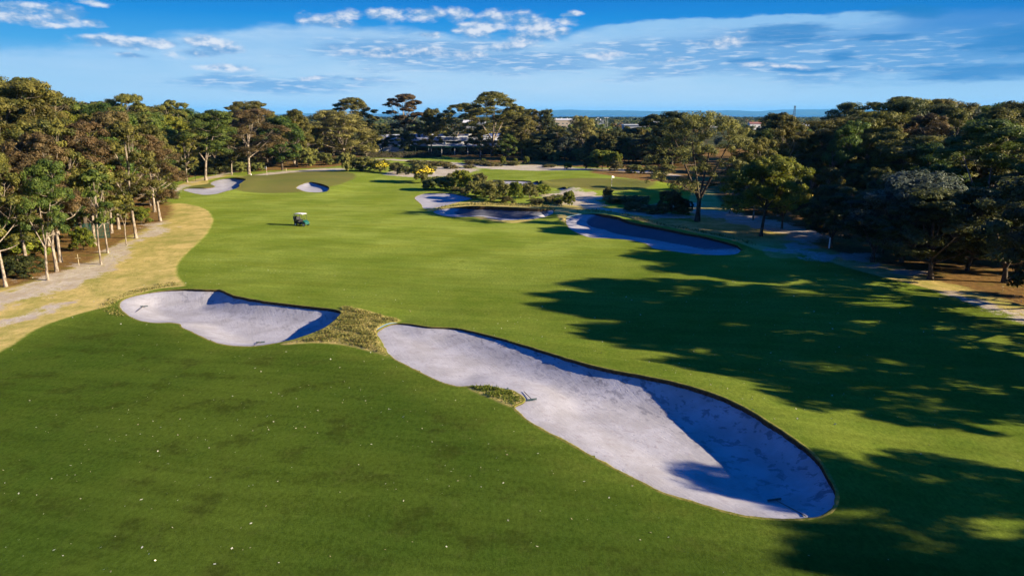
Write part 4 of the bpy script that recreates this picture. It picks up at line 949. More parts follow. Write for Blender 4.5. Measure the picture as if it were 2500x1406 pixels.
understory([XY(1790, 520), XY(1960, 560), XY(2060, 585), XY(2190, 620), XY(2330, 650), XY(2600, 660), (80, 70), (180, 250), XY(1740, 440)], 55, ['shrubdark', 'shrubdark', 'shrub'], 'shrub growing in the shade inside the right woodland', 'understory shrubs of the right woodland', (1.8, 4.0))

understory([XY(1200, 392), XY(1250, 391), XY(1640, 402), XY(1700, 400), (80, 305), (-6, 305)], 55, ['shrubdark', 'shrubdark', 'shrub'], 'dark bush filling the foot of the middle tree row', 'bushes at the foot of the middle tree row', (2.5, 5.0))

understory([XY(1070, 466), XY(1130, 468), XY(1200, 490), XY(1300, 486), XY(1360, 484), XY(1400, 500), XY(1340, 506), XY(1240, 499), XY(1150, 494), XY(1120, 480)], 20, ['shrubgrey', 'shrub', 'shrubheath', 'shrubgreen'], 'small low plant in the dry scrub between the two holes', 'small plants of the scrub', (0.5, 1.3))
understory([XY(1490, 490), XY(1580, 494), XY(1690, 496), XY(1690, 530), XY(1560, 520), XY(1470, 510)], 22, ['shrubgrey', 'shrubheath'], 'small low plant on the shaded sand near the forked tree', 'small plants on the shaded sand', (0.4, 1.0))

# clipped dark hedge in front of the club house lawn
def hedge(label, p0, p1, h, w, seed):
    rng = np.random.default_rng(seed); p0, p1 = np.array(p0), np.array(p1); Lh = np.linalg.norm(p1 - p0); n = int(Lh * 130)
    u = rng.uniform(0, Lh, n); v = rng.uniform(-1, 1, n); z = rng.uniform(0, 1, n); face = rng.integers(0, 3, n)
    v = np.where(face == 0, -1, np.where(face == 1, 1, v)) * (1 + 0.15 * np.sin(u * 1.3 + seed)); z = np.where(face == 2, 1, z) * (0.92 + 0.08 * np.sin(u * 0.9))
    d = (p1 - p0) / Lh; nrm = np.array([-d[1], d[0]])
    C = np.stack([p0[0] + d[0] * u + nrm[0] * v * w / 2, p0[1] + d[1] * u + nrm[1] * v * w / 2, z * h], 1) + rng.normal(0, 0.08, (n, 3))
    N = np.stack([nrm[0] * v, nrm[1] * v, np.where(face == 2, 1.2, 0.2)], 1) + 0.5 * rng.standard_normal((n, 3))
    V, Fq = leaf_quads(rng, C, N, 0.34, 0.2); c0 = V.mean(0); c0[2] = 0
    e = empty('hedge', (c0[0], c0[1], ground_zf(c0[0], c0[1]))); tag(e, label, 'hedge')
    link('foliage', mesh_np('hedge_foliage', V - c0, Fq, M['dark'], False, fattr={'tint': rng.uniform(0, 1, n)}), e)
    MB().box((0, 0, h * 0.45), (Lh, w * 0.7, h * 0.9), atan2(d[1], d[0])).build('inner_branches', M['dark_bark'], e)
hedge('long dark clipped hedge across the lawn before the club buildings', G(886, 386), G(1078, 384), 2.5, 1.6, 3)

# ------------------------------------------------------------------ coarse grass, fallen leaves
def in_bunkers(x, y): return bunker_rise(x, y)[1] < 0.1
def tufts(name, label, polys, n, mat, Lr, W, seed, soft=0.0):
    rng = np.random.default_rng(seed); XX, YY = [], []
    for P in polys:
        lo, hi = P.min(0) - soft, P.max(0) + soft; k = int(n * len(P) / sum(len(q) for q in polys))
        x = rng.uniform(lo[0], hi[0], k * 3); y = rng.uniform(lo[1], hi[1], k * 3); dd = sdf(P, x, y, 3.0)
        s = dd < rng.uniform(-0.4, soft, len(x)); XX.append(x[s][:k]); YY.append(y[s][:k])
    x = np.concatenate(XX); y = np.concatenate(YY); s = ~in_bunkers(x, y); x, y = x[s], y[s]
    # blades gather in tussocks
    z = hb(x, y) + bunker_rise(x, y)[0]; m = len(x)
    hgt = rng.uniform(*Lr, m) * (0.6 + 0.8 * (np.sin(x * 1.9 + np.sin(y * 2.3) * 2) * np.sin(y * 1.7 + 1) > 0.1)); a = rng.uniform(0, 2 * pi, m); ln = rng.normal(0, 0.45, (m, 2)) * hgt[:, None]
    B = np.stack([x, y, z - 0.02], 1); Tp = B + np.stack([ln[:, 0], ln[:, 1], hgt], 1); Sd = np.stack([np.cos(a), np.sin(a), 0 * a], 1) * (W * rng.uniform(0.6, 1.4, m))[:, None]
    mid = B * 0.5 + Tp * 0.5 + np.stack([0 * a, 0 * a, 0.06 * hgt], 1)
    V = np.stack([B, mid + Sd, Tp, mid - Sd], 1).reshape(-1, 3)
    o = link(name, mesh_np(name, V, np.arange(m * 4).reshape(-1, 4), M[mat], False, fattr={'tint': rng.uniform(0, 1, m)})); tag(o, label, 'grass', kind='stuff')
tufts('rough_tussocks', 'tawny coarse grass between the two front bunkers', [Z['z_rough'][1]], 11000, 'grassblade', (0.06, 0.17), 0.035, 31)
tufts('green_tussocks', 'yellow-flecked green tuft in the notch of the huge front bunker', [Z['z_rough'][2]], 1800, 'blade_green', (0.06, 0.17), 0.035, 32)
edgeL = smooth_loop(Gs([(238,752),(262,730),(300,716),(340,704),(420,690),(436,700),(392,706),(331,718),(300,730),(288,746),(296,760),(310,772),(290,775),(262,768)]), 0.4)
tufts('edge_tussocks', 'straggling grass along the left lip of the left front bunker', [edgeL], 1500, 'grassblade', (0.06, 0.15), 0.035, 33)
edgeC = smooth_loop(Gs([(1400,519),(1450,512),(1520,522),(1620,546),(1720,566),(1840,598),(1832,606),(1716,577),(1600,552),(1511,529),(1451,521)]), 0.8)
tufts('bank_tussocks', 'dry grass on the bank above the long shaded bunker', [edgeC], 2600, 'grassblade', (0.12, 0.30), 0.06, 34)
edgeD = smooth_loop(Gs([(1060,512),(1104,502),(1194,496),(1300,500),(1350,506),(1352,516),(1294,507),(1194,502),(1104,507)]), 0.8)
tufts('scrub_tussocks', 'dry grass on the bank above the low oval bunker', [edgeD], 1600, 'grassblade', (0.12, 0.32), 0.07, 35)
def flecks():
    rng = np.random.default_rng(41); m = 2600
    y = 20 + 62 * rng.random(m) ** 0.9; x = rng.uniform(-0.8, 0.8, m) * (y + 6)
    cl = np.sin(x * 0.21 + 1.3) * np.sin(y * 0.27) + np.sin(x * 0.07 - y * 0.11); s = (cl > rng.uniform(-1.4, 1.2, m)) & ~in_bunkers(x, y); x, y = x[s], y[s]; m = len(x)
    z = hb(x, y) + bunker_rise(x, y)[0] + 0.02; N = rng.normal(0, 0.35, (m, 3)); N[:, 2] += 1
    big = np.exp(rng.normal(-0.25, 0.35, m)); V, Fq = leaf_quads(rng, np.stack([x, y, z], 1), N, 0.11, 0.07)
    c = np.repeat(np.stack([x, y, z], 1), 4, 0); V = c + (V - c) * np.repeat(big, 4)[:, None]
    m_, g = new_mat('dry_leaf'); t = g.attr('tint'); finish(g, g.mix(t, (0.24, 0.21, 0.08), (0.60, 0.60, 0.42)), 0.7, 0.2)
    tag(link('fallen_leaves', mesh_np('fallen_leaves', V, Fq, m_, False, fattr={'tint': rng.uniform(0, 1, m)})), 'pale dry leaves scattered over the near fairway', 'leaves', kind='stuff')
flecks()

# ------------------------------------------------------------------ golf cart with two bags
M['cart_green'] = simple('cart_green', (0.010, 0.085, 0.062), 0.35, 0.5); M['cart_roof'] = simple('cart_roof', (0.72, 0.70, 0.64), 0.5)
M['black'] = simple('black_plastic', (0.012, 0.012, 0.014), 0.6); M['rubber'] = simple('rubber', (0.02, 0.02, 0.02), 0.85, 0.2); M['white'] = simple('white_paint', (0.78, 0.78, 0.75), 0.5)
M['navy'] = simple('navy_fabric', (0.010, 0.014, 0.060), 0.85, 0.2); M['seat'] = simple('dark_vinyl', (0.02, 0.02, 0.026), 0.5); M['steel'] = simple('steel', (0.45, 0.45, 0.46), 0.35, metal=0.8)
M['glass'] = simple('dark_glass', (0.02, 0.028, 0.035), 0.15, 0.6); M['red'] = simple('red_paint', (0.45, 0.03, 0.02), 0.5)
cx, cy = G(737, 551); ch = atan2(-0.40, 0.92); ce = empty('golf_cart', (cx, cy, ground_zf(cx, cy)), ch)
tag(ce, 'small green golf cart with a white roof parked on the open fairway', 'golf cart')
b = MB(); b.prism([(-1.05, 0.30), (-1.05, 0.72), (-0.55, 0.80), (-0.25, 0.72), (-0.20, 0.36), (0.50, 0.34), (0.50, 0.30)], -0.52, 0.52); b.build('body', M['black'], ce, 0.02)
b = MB(); b.prism([(0.48, 0.28), (0.52, 0.88), (0.72, 0.86), (1.08, 0.62), (1.16, 0.34), (1.10, 0.26)], -0.50, 0.50); cow = b.build('front_cowl', M['cart_green'], ce, 0.05)
for s_ in (-1, 1): MB().lathe([(0.075, 0), (0.06, 0.03)], (1.10, s_ * 0.36, 0.52), 10, 'y').build('headlight', M['white'], cow)
b = MB(); b.box((-0.30, 0, 0.86), (0.55, 0.98, 0.14)); b.build('seat', M['seat'], ce, 0.04)
b = MB(); b.box((-0.60, 0, 1.14), (0.12, 0.98, 0.44), 0, -0.15); b.build('backrest', M['seat'], ce, 0.04)
b = MB(); b.prism([(-0.95, 1.84), (-0.90, 1.90), (-0.3, 1.93), (0.45, 1.92), (0.72, 1.86), (0.70, 1.82), (-0.90, 1.82)], -0.56, 0.56); b.build('roof', M['cart_roof'], ce, 0.02)
for s_ in (-1, 1):
    MB().tube((0.62, s_ * 0.50, 0.84), (0.52, s_ * 0.50, 1.84), 0.024, 8).build('roof_post', M['black'], ce)
    MB().tube((-0.72, s_ * 0.50, 0.76), (-0.80, s_ * 0.50, 1.84), 0.024, 8).build('roof_post', M['black'], ce)
b = MB(); b.tube((0.56, 0.24, 0.84), (0.28, 0.24, 1.10), 0.022, 8); b.lathe([(0.19, -0.012), (0.205, 0), (0.19, 0.012), (0.16, 0.012), (0.15, 0), (0.16, -0.012)], (0.28, 0.24, 1.10), 14); b.build('steering_wheel', M['black'], ce)
b = MB(); b.box((-1.00, 0, 0.52), (0.36, 0.9, 0.08)); b.tube((-1.12, -0.42, 0.5), (-1.0, -0.42, 1.12), 0.02); b.tube((-1.12, 0.42, 0.5), (-1.0, 0.42, 1.12), 0.02); b.tube((-1.0, -0.42, 1.12), (-1.0, 0.42, 1.12), 0.02); b.build('bag_rack', M['black'], ce)
for x_, s_ in ((0.80, -1), (0.80, 1), (-0.72, -1), (-0.72, 1)):
    w_ = empty('wheel', (x_, s_ * 0.50, 0.225)); w_.parent = ce
    MB().lathe([(0.12, -0.10), (0.205, -0.10), (0.225, -0.07), (0.225, 0.07), (0.205, 0.10), (0.12, 0.10)], (0, 0, 0), 18, 'y').build('tyre', M['rubber'], w_)
    MB().lathe([(0.02, -0.112), (0.11, -0.112), (0.135, -0.095), (0.135, 0.095), (0.11, 0.112), (0.02, 0.112)], (0, 0, 0), 14, 'y').build('rim', M['white'], w_)
cc_, ss_ = cos(ch), sin(ch)
for (lx, ly, lab, mat) in ((-1.06, -0.24, 'navy golf bag strapped to the near side of the cart back', 'navy'), (-1.06, 0.24, 'black golf bag strapped to the far side of the cart back', 'black')):
    e = empty('golf_bag', (cx + lx * cc_ - ly * ss_, cy + lx * ss_ + ly * cc_, ce.location.z + 0.56), ch); tag(e, lab, 'golf bag', 'golf bags on the cart')
    MB().tube((0, 0, 0), (-0.16, 0, 0.82), 0.13, 12, 0.15).build('bag', M[mat], e, 0.0)
    MB().box((-0.22, 0, 0.40), (0.10, 0.18, 0.42), 0, -0.19).build('pocket', M[mat], e, 0.02)
    if mat == 'navy': MB().tube((0.06, -0.15, 0.80), (-0.12, -0.17, 0.25), 0.022, 6).build('strap', M['white'], e)
    for q in range(5):
        a = q * 1.256; MB().tube((-0.16 + 0.06 * cos(a), 0.06 * sin(a), 0.78), (-0.22 + 0.10 * cos(a), 0.10 * sin(a), 1.06 + 0.03 * q), 0.012, 6).build('golf_club', M['steel'], e)

# ------------------------------------------------------------------ flags, rakes, posts
def flag(px, py, label, ang):
    x, y = G(px, py); e = empty('flagstick', (x, y, ground_zf(x, y)), ang); tag(e, label, 'flag')
    p = MB(); p.tube((0, 0, 0), (0, 0, 2.5), 0.032, 8); p.build('pole', M['white'], e)
    for k in (0.55, 1.25): MB().tube((0, 0, k), (0, 0, k + 0.22), 0.037, 8).build('pole_band', M['red'], e)
    V, Fc = [], []
    for i in range(9):
        for j in range(6):
            u = i / 8; V.append((0.04 + 0.62 * u, 0.07 * sin(u * 7) * u, 1.98 + 0.46 * j / 5 - 0.16 * u * u))
    for i in range(8):
        for j in range(5): Fc.append((i * 6 + j, (i + 1) * 6 + j, (i + 1) * 6 + j + 1, i * 6 + j + 1))
    fl = MB(); fl.add(V, Fc); fo = fl.build('flag', M['white'], e, smooth=True); fo.modifiers.new('thickness', 'SOLIDIFY').thickness = 0.012
flag(652, 429, 'white flag on its pole at the back of the left green', 2.6)
flag(1493, 455, 'white flag on its pole in the middle of the right green', 0.4)

def sand_z(i, x, y):
    b = BUNK[i]; X0, Y0, Zg, c = b['grid']; j = int((x - X0) / c); k = int((y - Y0) / c); return float(Zg[min(max(k, 0), Zg.shape[0] - 1), min(max(j, 0), Zg.shape[1] - 1)])
def on_sand(i, px, py):
    z = -0.5
    for _ in range(5):
        x, y = ray_xy(px, py, z); z = sand_z(i, x, y)
    return Vector((x, y, z))
M['rake_wood'] = simple('weathered_wood', (0.10, 0.085, 0.07), 0.8); M['rake_green'] = simple('dark_green_plastic', (0.02, 0.05, 0.045), 0.6)
def rake(i, head, tail, label, width=0.66):
    h, t = on_sand(i, *head), on_sand(i, *tail); d = (t - h); d.z = 0; L = d.length; ang = atan2(d.y, d.x)
    e = empty('bunker_rake', (h.x, h.y, h.z), ang); tag(e, label, 'rake', 'rakes left in the bunkers')
    MB().tube((0, 0, 0.10), (L, 0, t.z - h.z + 0.05), 0.022, 8).build('handle', M['rake_wood'], e)
    hd = MB(); hd.box((0, 0, 0.10), (0.09, width, 0.05)); hd.build('rake_head', M['rake_green'], e, 0.01)
    tn = MB()
    for k in range(11): tn.box((0, -width / 2 + width * (k + 0.5) / 11, 0.04), (0.02, 0.02, 0.09))
    tn.build('tines', M['rake_green'], e)
rake(0, (352, 749.5), (333, 762), 'rake lying at the left end of the left front bunker')
rake(0, (636, 836.5), (619, 846), 'rake lying on the near edge of the left front bunker')
rake(1, (1298, 978), (1279, 957), 'rake lying beside the grassy notch of the huge bunker')
rake(1, (1890, 1223), (1968, 1262), 'rake lying half in shade at the right end of the huge bunker', 0.72)
rake(1, (1238, 952.5), (1255, 955.5), 'rake half hidden behind the grassy notch, only its end showing', 0.3)

def post(name, px, py, h, r, mat, label, cat, cross=False, cap=False):
    x, y = G(px, py); e = empty(name, (x, y, ground_zf(x, y) - 0.1)); tag(e, label, cat)
    p = MB(); p.tube((0, 0, 0), (0, 0, h + 0.1), r, 10, r * 0.9); p.build('post', M[mat], e)
    if cross: MB().box((0, -r - 0.02, h * 0.75), (0.6, 0.04, 0.06)).build('crossbar', M[mat], e)
    if cap: MB().box((0, -r - 0.015, h - 0.12), (0.34, 0.03, 0.42)).build('sign_plate', M['black'], e)
M['stake'] = simple('pale_stake', (0.40, 0.33, 0.20), 0.8)
post('marker_post', 2024, 606, 1.35, 0.09, 'white', 'short white post at the foot of the gnarled dark tree', 'post')
post('sign_post', 478, 443, 1.7, 0.05, 'black', 'thin black post with a small plate beside the sandy track on the far left', 'post', cap=True)
post('marker_post', 699, 419, 1.0, 0.09, 'stake', 'small brown post behind the left green', 'post')
post('tree_stake', 193, 648, 1.3, 0.035, 'stake', 'pale T-shaped stake on the litter among the left trees', 'stake', cross=True)
post('tree_stake', 43, 640, 0.9, 0.035, 'stake', 'plain pale stake deep among the left trees', 'stake')
post('tee_marker', 613, 428, 0.35, 0.14, 'white', 'small white marker at the foot of the big bronze gum', 'marker')
# green netting panels standing in the left woodland
x0, y0 = G(158, 602); e = empty('netting_screen', (x0, y0 + 6, 0), 0.1); tag(e, 'teal green netting screen glimpsed between the left trunks', 'screen')
M['net'] = simple('teal_net', (0.01, 0.10, 0.085), 0.8)
n = MB()
for k in range(26): n.box((-2.4 + k * 0.192, 0, 1.1), (0.05, 0.015, 2.2))
for k in range(12): n.box((0, 0.017, 0.1 + k * 0.19), (4.8, 0.015, 0.06))
n.build('net', M['net'], e)
for k in (-2.45, 0.0, 2.45): MB().tube((k, 0.06, -0.2), (k, 0.06, 2.4), 0.04, 8).build('post', M['black'], e)

# ------------------------------------------------------------------ buildings beyond the trees
def roofmat(name, c, step=0.4):
    m, g = new_mat(name); tcn = g.node('ShaderNodeTexCoord'); x, y, z = g.sep(tcn.outputs['Object'])
    r = g.m('PINGPONG', x, step / 2); n = g.noise(tcn.outputs['Object'], 0.7, 4, 0.6)
    col = g.mix(g.ss(n, 0.3, 0.7), tuple(v * 0.78 for v in c), tuple(min(1, v * 1.12) for v in c)); finish(g, col, 0.5, 0.4, r, 0.5, 0.1); return m
M['roof_grey'] = roofmat('grey_roof_sheet', (0.52, 0.55, 0.60)); M['roof_white'] = roofmat('white_roof_sheet', (0.68, 0.68, 0.66)); M['roof_tile'] = roofmat('terracotta_tiles', (0.28, 0.13, 0.085), 0.3); M['roof_brown'] = roofmat('brown_tiles', (0.13, 0.09, 0.08), 0.3)
M['wall_white'] = simple('white_render', (0.66, 0.65, 0.62), 0.8); M['wall_brick'] = simple('orange_brick', (0.42, 0.13, 0.055), 0.9, 0.2, 0.3, 12); M['wall_grey'] = simple('grey_cladding', (0.27, 0.29, 0.32), 0.7); M['wall_dark'] = simple('dark_timber', (0.03, 0.035, 0.035), 0.8)
M['fascia_green'] = simple('green_fascia', (0.02, 0.09, 0.06), 0.5); M['lime'] = simple('lime_sign', (0.22, 0.48, 0.03), 0.5); M['wall_tan'] = simple('tan_render', (0.45, 0.37, 0.27), 0.8)
def building(px, dist, w, dp, wh, rh, wm, rm, label, cat='building', rz=0.0, nwin=3, roof='gable', extra=None, z0=None):
    d = pix_dir(px, 400); x, y = d[0] / d[1] * dist, dist
    e = empty('building', (x, y, ground_zf(x, y) - 0.3 if z0 is None else z0), rz); tag(e, label, cat)
    MB().box((0, 0, wh / 2), (w, dp, wh)).build('wall', M[wm], e)
    if roof == 'gable':
        pr = [(-dp / 2 - 0.4, wh - 0.05), (0, wh + rh), (dp / 2 + 0.4, wh - 0.05), (dp / 2 + 0.4, wh + 0.12), (0, wh + rh + 0.18), (-dp / 2 - 0.4, wh + 0.12)]
        r = MB(); n0 = 6; V = [(-w / 2 - 0.4, a, c) for a, c in pr] + [(w / 2 + 0.4, a, c) for a, c in pr]
        r.add(V, [(i, (i + 1) % 6, 6 + (i + 1) % 6, 6 + i) for i in range(6)] + [(0, 1, 4, 5), (1, 2, 3, 4), (6, 11, 10, 7), (7, 10, 9, 8)]); ro = r.build('roof', M[rm], e)
        gb = MB(); V = [(s * (w / 2 - 0.02), a, c) for s in (-1, 1) for a, c in ((-dp / 2, wh), (0, wh + rh), (dp / 2, wh))]; gb.add(V, [(0, 1, 2), (3, 5, 4)]); gb.build('gable', M[wm], e)
    else:
        ro = MB().box((0, 0, wh + rh / 2), (w + 1.2, dp + 1.2, rh)).build('roof', M[rm], e, 0.03)
    for k in range(nwin):
        wx = -w / 2 + w * (k + 0.5) / nwin; ww_, hh_ = min(1.8, w / nwin * 0.6), min(1.3, wh * 0.4)
        f = MB(); z_ = wh * 0.55
        for (dx_, dz_, a, c) in ((-ww_ / 2, 0, 0.08, hh_ + 0.16), (ww_ / 2, 0, 0.08, hh_ + 0.16), (0, hh_ / 2 + 0.04, ww_ - 0.08, 0.08), (0, -hh_ / 2 - 0.04, ww_ - 0.08, 0.08)): f.box((wx + dx_, -dp / 2 - 0.03, z_ + dz_), (a, 0.06, c))
        fo = f.build('window_frame', M['white'], e); MB().box((wx, -dp / 2 - 0.015, z_), (ww_ - 0.08, 0.03, hh_)).build('pane', M['glass'], fo)
    if extra: extra(e, w, dp, wh, rh)
    return e
def chimney(e, w, dp, wh, rh): MB().box((w * 0.25, 0.8, wh + rh + 0.2), (0.7, 0.7, 1.4)).build('chimney', M['wall_brick'], e, 0.02)
def solar(e, w, dp, wh, rh):
    ang = math.atan2(rh, dp / 2 + 0.4)
    for k in range(3):
        m = MB(); m.box((0, 0, 0), (1.0, 1.7, 0.06)); o = m.build('solar_panel', M['glass'], e, 0.01); o.location = (-1.6 + k * 1.15, -dp * 0.25, wh + rh * 0.5 + 0.28); o.rotation_euler = (ang, 0, 0)
def portal(e, w, dp, wh, rh):
    MB().box((-w * 0.12, -dp / 2 - 0.2, wh * 0.36), (w * 0.34, 0.4, wh * 0.7)).build('entrance_surround', M['white'], e, 0.05)
    MB().box((-w * 0.12, -dp / 2 - 0.42, wh * 0.40), (w * 0.22, 0.05, wh * 0.36)).build('entrance_glass', M['glass'], e)
    MB().box((w * 0.28, -dp / 2 - 0.04, wh * 0.30), (w * 0.30, 0.08, wh * 0.42)).build('roller_door', M['wall_dark'], e)
def vents(e, w, dp, wh, rh):
    for k in range(4): MB().lathe([(0.35, 0), (0.35, 0.5), (0.5, 0.6), (0.4, 0.9), (0.05, 1.0)], (-w * 0.35 + k * w * 0.23, 0, wh + rh - 0.1), 10).build('roof_vent', M['white'], e)
# the long club building with its two roofs
d_ = pix_dir(1112, 400); bx_, by_ = d_[0] / d_[1] * 296, 296
e = empty('club_building', (bx_, by_, ground_zf(bx_, by_))); tag(e, 'long low club building with two stepped grey roofs and a dark veranda', 'building')
MB().box((0, 6, 1.9), (44, 10, 3.8)).build('wall', M['wall_dark'], e)
m = MB(); V = [(-24, -2.5, 3.75), (24, -2.5, 3.75), (24, 4.5, 5.15), (-24, 4.5, 5.15)]; V += [(a, b_, c - 0.2) for a, b_, c in V]
m.add(V, [(0, 1, 2, 3), (7, 6, 5, 4), (0, 4, 5, 1), (1, 5, 6, 2), (2, 6, 7, 3), (3, 7, 4, 0)]); m.build('veranda_roof', M['roof_grey'], e)
MB().box((0, -2.56, 3.50), (48.2, 0.12, 0.62)).build('fascia', M['fascia_green'], e)
MB().box((0, 6.6, 5.2), (43, 8, 1.6)).build('clerestory', M['wall_dark'], e)
m = MB(); V = [(-24, 1.9, 6.0), (24, 1.9, 6.0), (24, 12.5, 8.3), (-24, 12.5, 8.3)]; V += [(a, b_, c - 0.25) for a, b_, c in V]
m.add(V, [(0, 1, 2, 3), (7, 6, 5, 4), (0, 4, 5, 1), (1, 5, 6, 2), (2, 6, 7, 3), (3, 7, 4, 0)]); m.build('main_roof', M['roof_grey'], e)
for k in range(9): MB().box((-22 + 5.5 * k, -2.2, 1.6), (0.16, 0.16, 3.3)).build('veranda_post', M['white'], e)
for k in (-9.0, -4.5, 3.0, 9.0, 16): MB().box((k, 1.0, 4.85), (0.9, 0.9, 1.1)).build('roof_vent', M['wall_white'], e, 0.04)
for k in (-14, -2, 6, 13): MB().box((k, 9.5, 8.4), (1.6, 1.2, 1.3)).build('air_conditioner', M['wall_white'], e, 0.05)
for k in range(6): 
    f = MB().box((-16 + 6.4 * k, 0.96, 1.9), (2.6, 0.08, 1.5)).build('window', M['glass'], e)
building(768, 300, 15, 8, 4.6, 1.9, 'wall_white', 'roof_tile', 'white house with a dull tiled roof left of the big weeping tree', extra=chimney)
building(752, 318, 9, 7, 4.0, 2.0, 'wall_tan', 'roof_brown', 'tan house half hidden behind the white one with the tiled roof', nwin=2)
building(972, 318, 16, 9, 6.2, 1.8, 'wall_white', 'roof_grey', 'pale two-storey house between the dark flat-topped tree and the layered gum', extra=chimney)
building(905, 330, 11, 8, 4.2, 2.0, 'wall_tan', 'roof_tile', 'low house with a faded tiled roof behind the dark hedge', nwin=2)
building(1160, 640, 20, 14, 9.5, 2.2, 'wall_grey', 'roof_white', 'white-roofed warehouse behind the largest middle gum', nwin=4)
building(1216, 336, 9, 8, 6.4, 1.6, 'wall_brick', 'roof_grey', 'orange brick building glimpsed right of the largest middle gum', nwin=2)
building(1376, 900, 31, 22, 9.6, 1.4, 'wall_tan', 'roof_white', 'wide white-roofed factory below the hills', nwin=6, extra=vents)
building(1543, 600, 18, 14, 7.8, 0.7, 'wall_grey', 'roof_grey', 'flat grey warehouse with a white framed entrance', roof='flat', nwin=0, extra=portal)
building(1490, 332, 11, 8, 4.6, 2.4, 'wall_brick', 'roof_brown', 'orange brick house with solar panels on its brown roof', extra=solar, nwin=3)
building(1562, 338, 12, 8, 4.6, 2.2, 'wall_brick', 'roof_tile', 'orange brick house with a tiled roof right of the solar panelled one', extra=chimney)
building(1588, 352, 9, 7, 4.6, 2.3, 'wall_white', 'roof_grey', 'white house with a steep grey gable by the big dark domed tree', rz=1.2, nwin=2)
building(2112, 560, 22, 14, 9.6, 0.9, 'wall_dark', 'roof_grey', 'flat-roofed grey building with a lime panel above the right woodland', roof='flat', nwin=3,
         extra=lambda e, w, dp, wh, rh: (MB().box((w * 0.2, -dp / 2 - 0.72, wh - 1.0), (3.2, 0.12, 1.8)).build('lime_panel', M['lime'], e), MB().prism([(-6, wh + rh), (0, wh + rh + 2.0), (6, wh + rh)], -5, 5).build('upper_roof', M['roof_tile'], e)))
rgb_ = random.Random(8)
for (px, dist, wm, rm, lab) in [(1905, 620, 'wall_white', 'roof_white', 'white-roofed house left of the lattice tower'), (1950, 560, 'wall_tan', 'roof_grey', 'low grey-roofed house below the lattice tower'), (1735, 900, 'wall_white', 'roof_white', 'small white house over the wide forked tree'),
                               (1842, 780, 'wall_white', 'roof_tile', 'small tiled house right of the wide forked tree top'), (1645, 760, 'wall_white', 'roof_white', 'white-roofed house left above the wide forked tree'), (1305, 700, 'wall_white', 'roof_white', 'white shed left of the dark domed tree before the hills'),
                               (1460, 1200, 'wall_grey', 'roof_white', 'long white roof in the far suburb left of the flat grey warehouse'), (1595, 1300, 'wall_white', 'roof_tile', 'pale building in the far suburb right of the flat grey warehouse'), (1425, 1000, 'wall_tan', 'roof_white', 'white-roofed hall right of the wide factory')]:
    building(px, dist, rgb_.uniform(12, 20), 9, rgb_.uniform(6.0, 8.0), 1.8, wm, rm, lab, nwin=3)
# masts
def mast(px, dist, h, r, label, lattice=False, arms=0, group=None):
    d = pix_dir(px, 400); x, y = d[0] / d[1] * dist, dist; e = empty('lattice_tower' if lattice else 'light_pole', (x, y, ground_zf(x, y))); tag(e, label, 'tower' if lattice else 'pole', group)
    if not lattice:
        MB().tube((0, 0, 0), (0, 0, h), r, 8, r * 0.6).build('pole', M['steel'], e)
        for k in range(arms): MB().box((0, 0, h - 0.3 - 0.7 * k), (2.2, 0.3, 0.35)).build('lamp_head', M['white'], e)
    else:
        m = MB(); w = 2.2
        for a in (-1, 1):
            for c in (-1, 1): m.tube((a * w, c * w, 0), (a * 0.8, c * 0.8, h), r, 6)
        n = 9
        for k in range(n):
            z0, z1 = h * k / n, h * (k + 1) / n; w0, w1 = w + (0.8 - w) * k / n, w + (0.8 - w) * (k + 1) / n
            for (p, q) in (((-1, -1), (1, -1)), ((1, -1), (1, 1)), ((1, 1), (-1, 1)), ((-1, 1), (-1, -1))):
                m.tube((p[0] * w0, p[1] * w0, z0), (q[0] * w1, q[1] * w1, z1), r * 0.7, 5); m.tube((q[0] * w0, q[1] * w0, z0), (p[0] * w1, p[1] * w1, z1), r * 0.7, 5)
        m.build('lattice', M['black'], e)
        hd = MB(); hd.box((0, 0, h - 1), (2.4, 2.4, 0.25))
        for a in range(6): hd.box((1.2 * cos(a), 1.2 * sin(a), h + 0.2), (0.3, 0.3, 1.8), a)
        hd.build('antenna_head', M['black'], e)
mast(1927, 1100, 28.5, 0.13, 'dark lattice mast on the skyline at the right', lattice=True)
mast(1148, 560, 18, 0.35, 'white light pole left of the largest middle gum', arms=1)
for px in (1457, 1474, 1480): mast(px, 700, 13.5, 0.16, 'thin light pole of the sports field below the hills', arms=1, group='sports field light poles')
mast(1647, 900, 20.5, 0.16, 'thin light pole on the skyline left of the wide forked tree', arms=1)

# ------------------------------------------------------------------ far suburb: single trees, then a treeline nobody could count
def far_tree(seed, mat, H=11, R=5.5, n=620):
    rng = np.random.default_rng(seed); C, N, T_ = [], [], []
    for k in range(9):
        c = np.array([rng.normal(0, R * 0.42), rng.normal(0, R * 0.42), H * rng.uniform(0.35, 0.85)]); pr = R * rng.uniform(0.3, 0.5); d = rng.standard_normal((n // 9, 3)); d /= np.linalg.norm(d, axis=1)[:, None]
        C.append(c + d * pr * np.array([1, 1, 0.7]) * rng.uniform(0.6, 1, (len(d), 1))); N.append(d + 0.3 * rng.standard_normal(d.shape)); T_.append(np.clip(rng.uniform(0, 0.6) + rng.uniform(0, 0.4, len(d)), 0, 1))
    V, Fq = leaf_quads(rng, np.concatenate(C), np.concatenate(N), 1.3, 0.8)
    return mesh_np('far_crown', V, Fq, M[mat], False, fattr={'tint': np.concatenate(T_)})
trk, tf = tube_np([(0, 0, -0.3), (0.1, 0, 3), (0.2, 0.1, 6)], [0.35, 0.28, 0.15], 6); far_trunk = mesh_np('far_trunk', trk, tf, M['dark_bark'], True)
fars = [far_tree(61, 'olive'), far_tree(62, 'dark'), far_tree(63, 'green'), far_tree(64, 'grey'), far_tree(65, 'brown')]
rgf = random.Random(9)
bl = [o for o in COL.objects if o.name.startswith('building')]
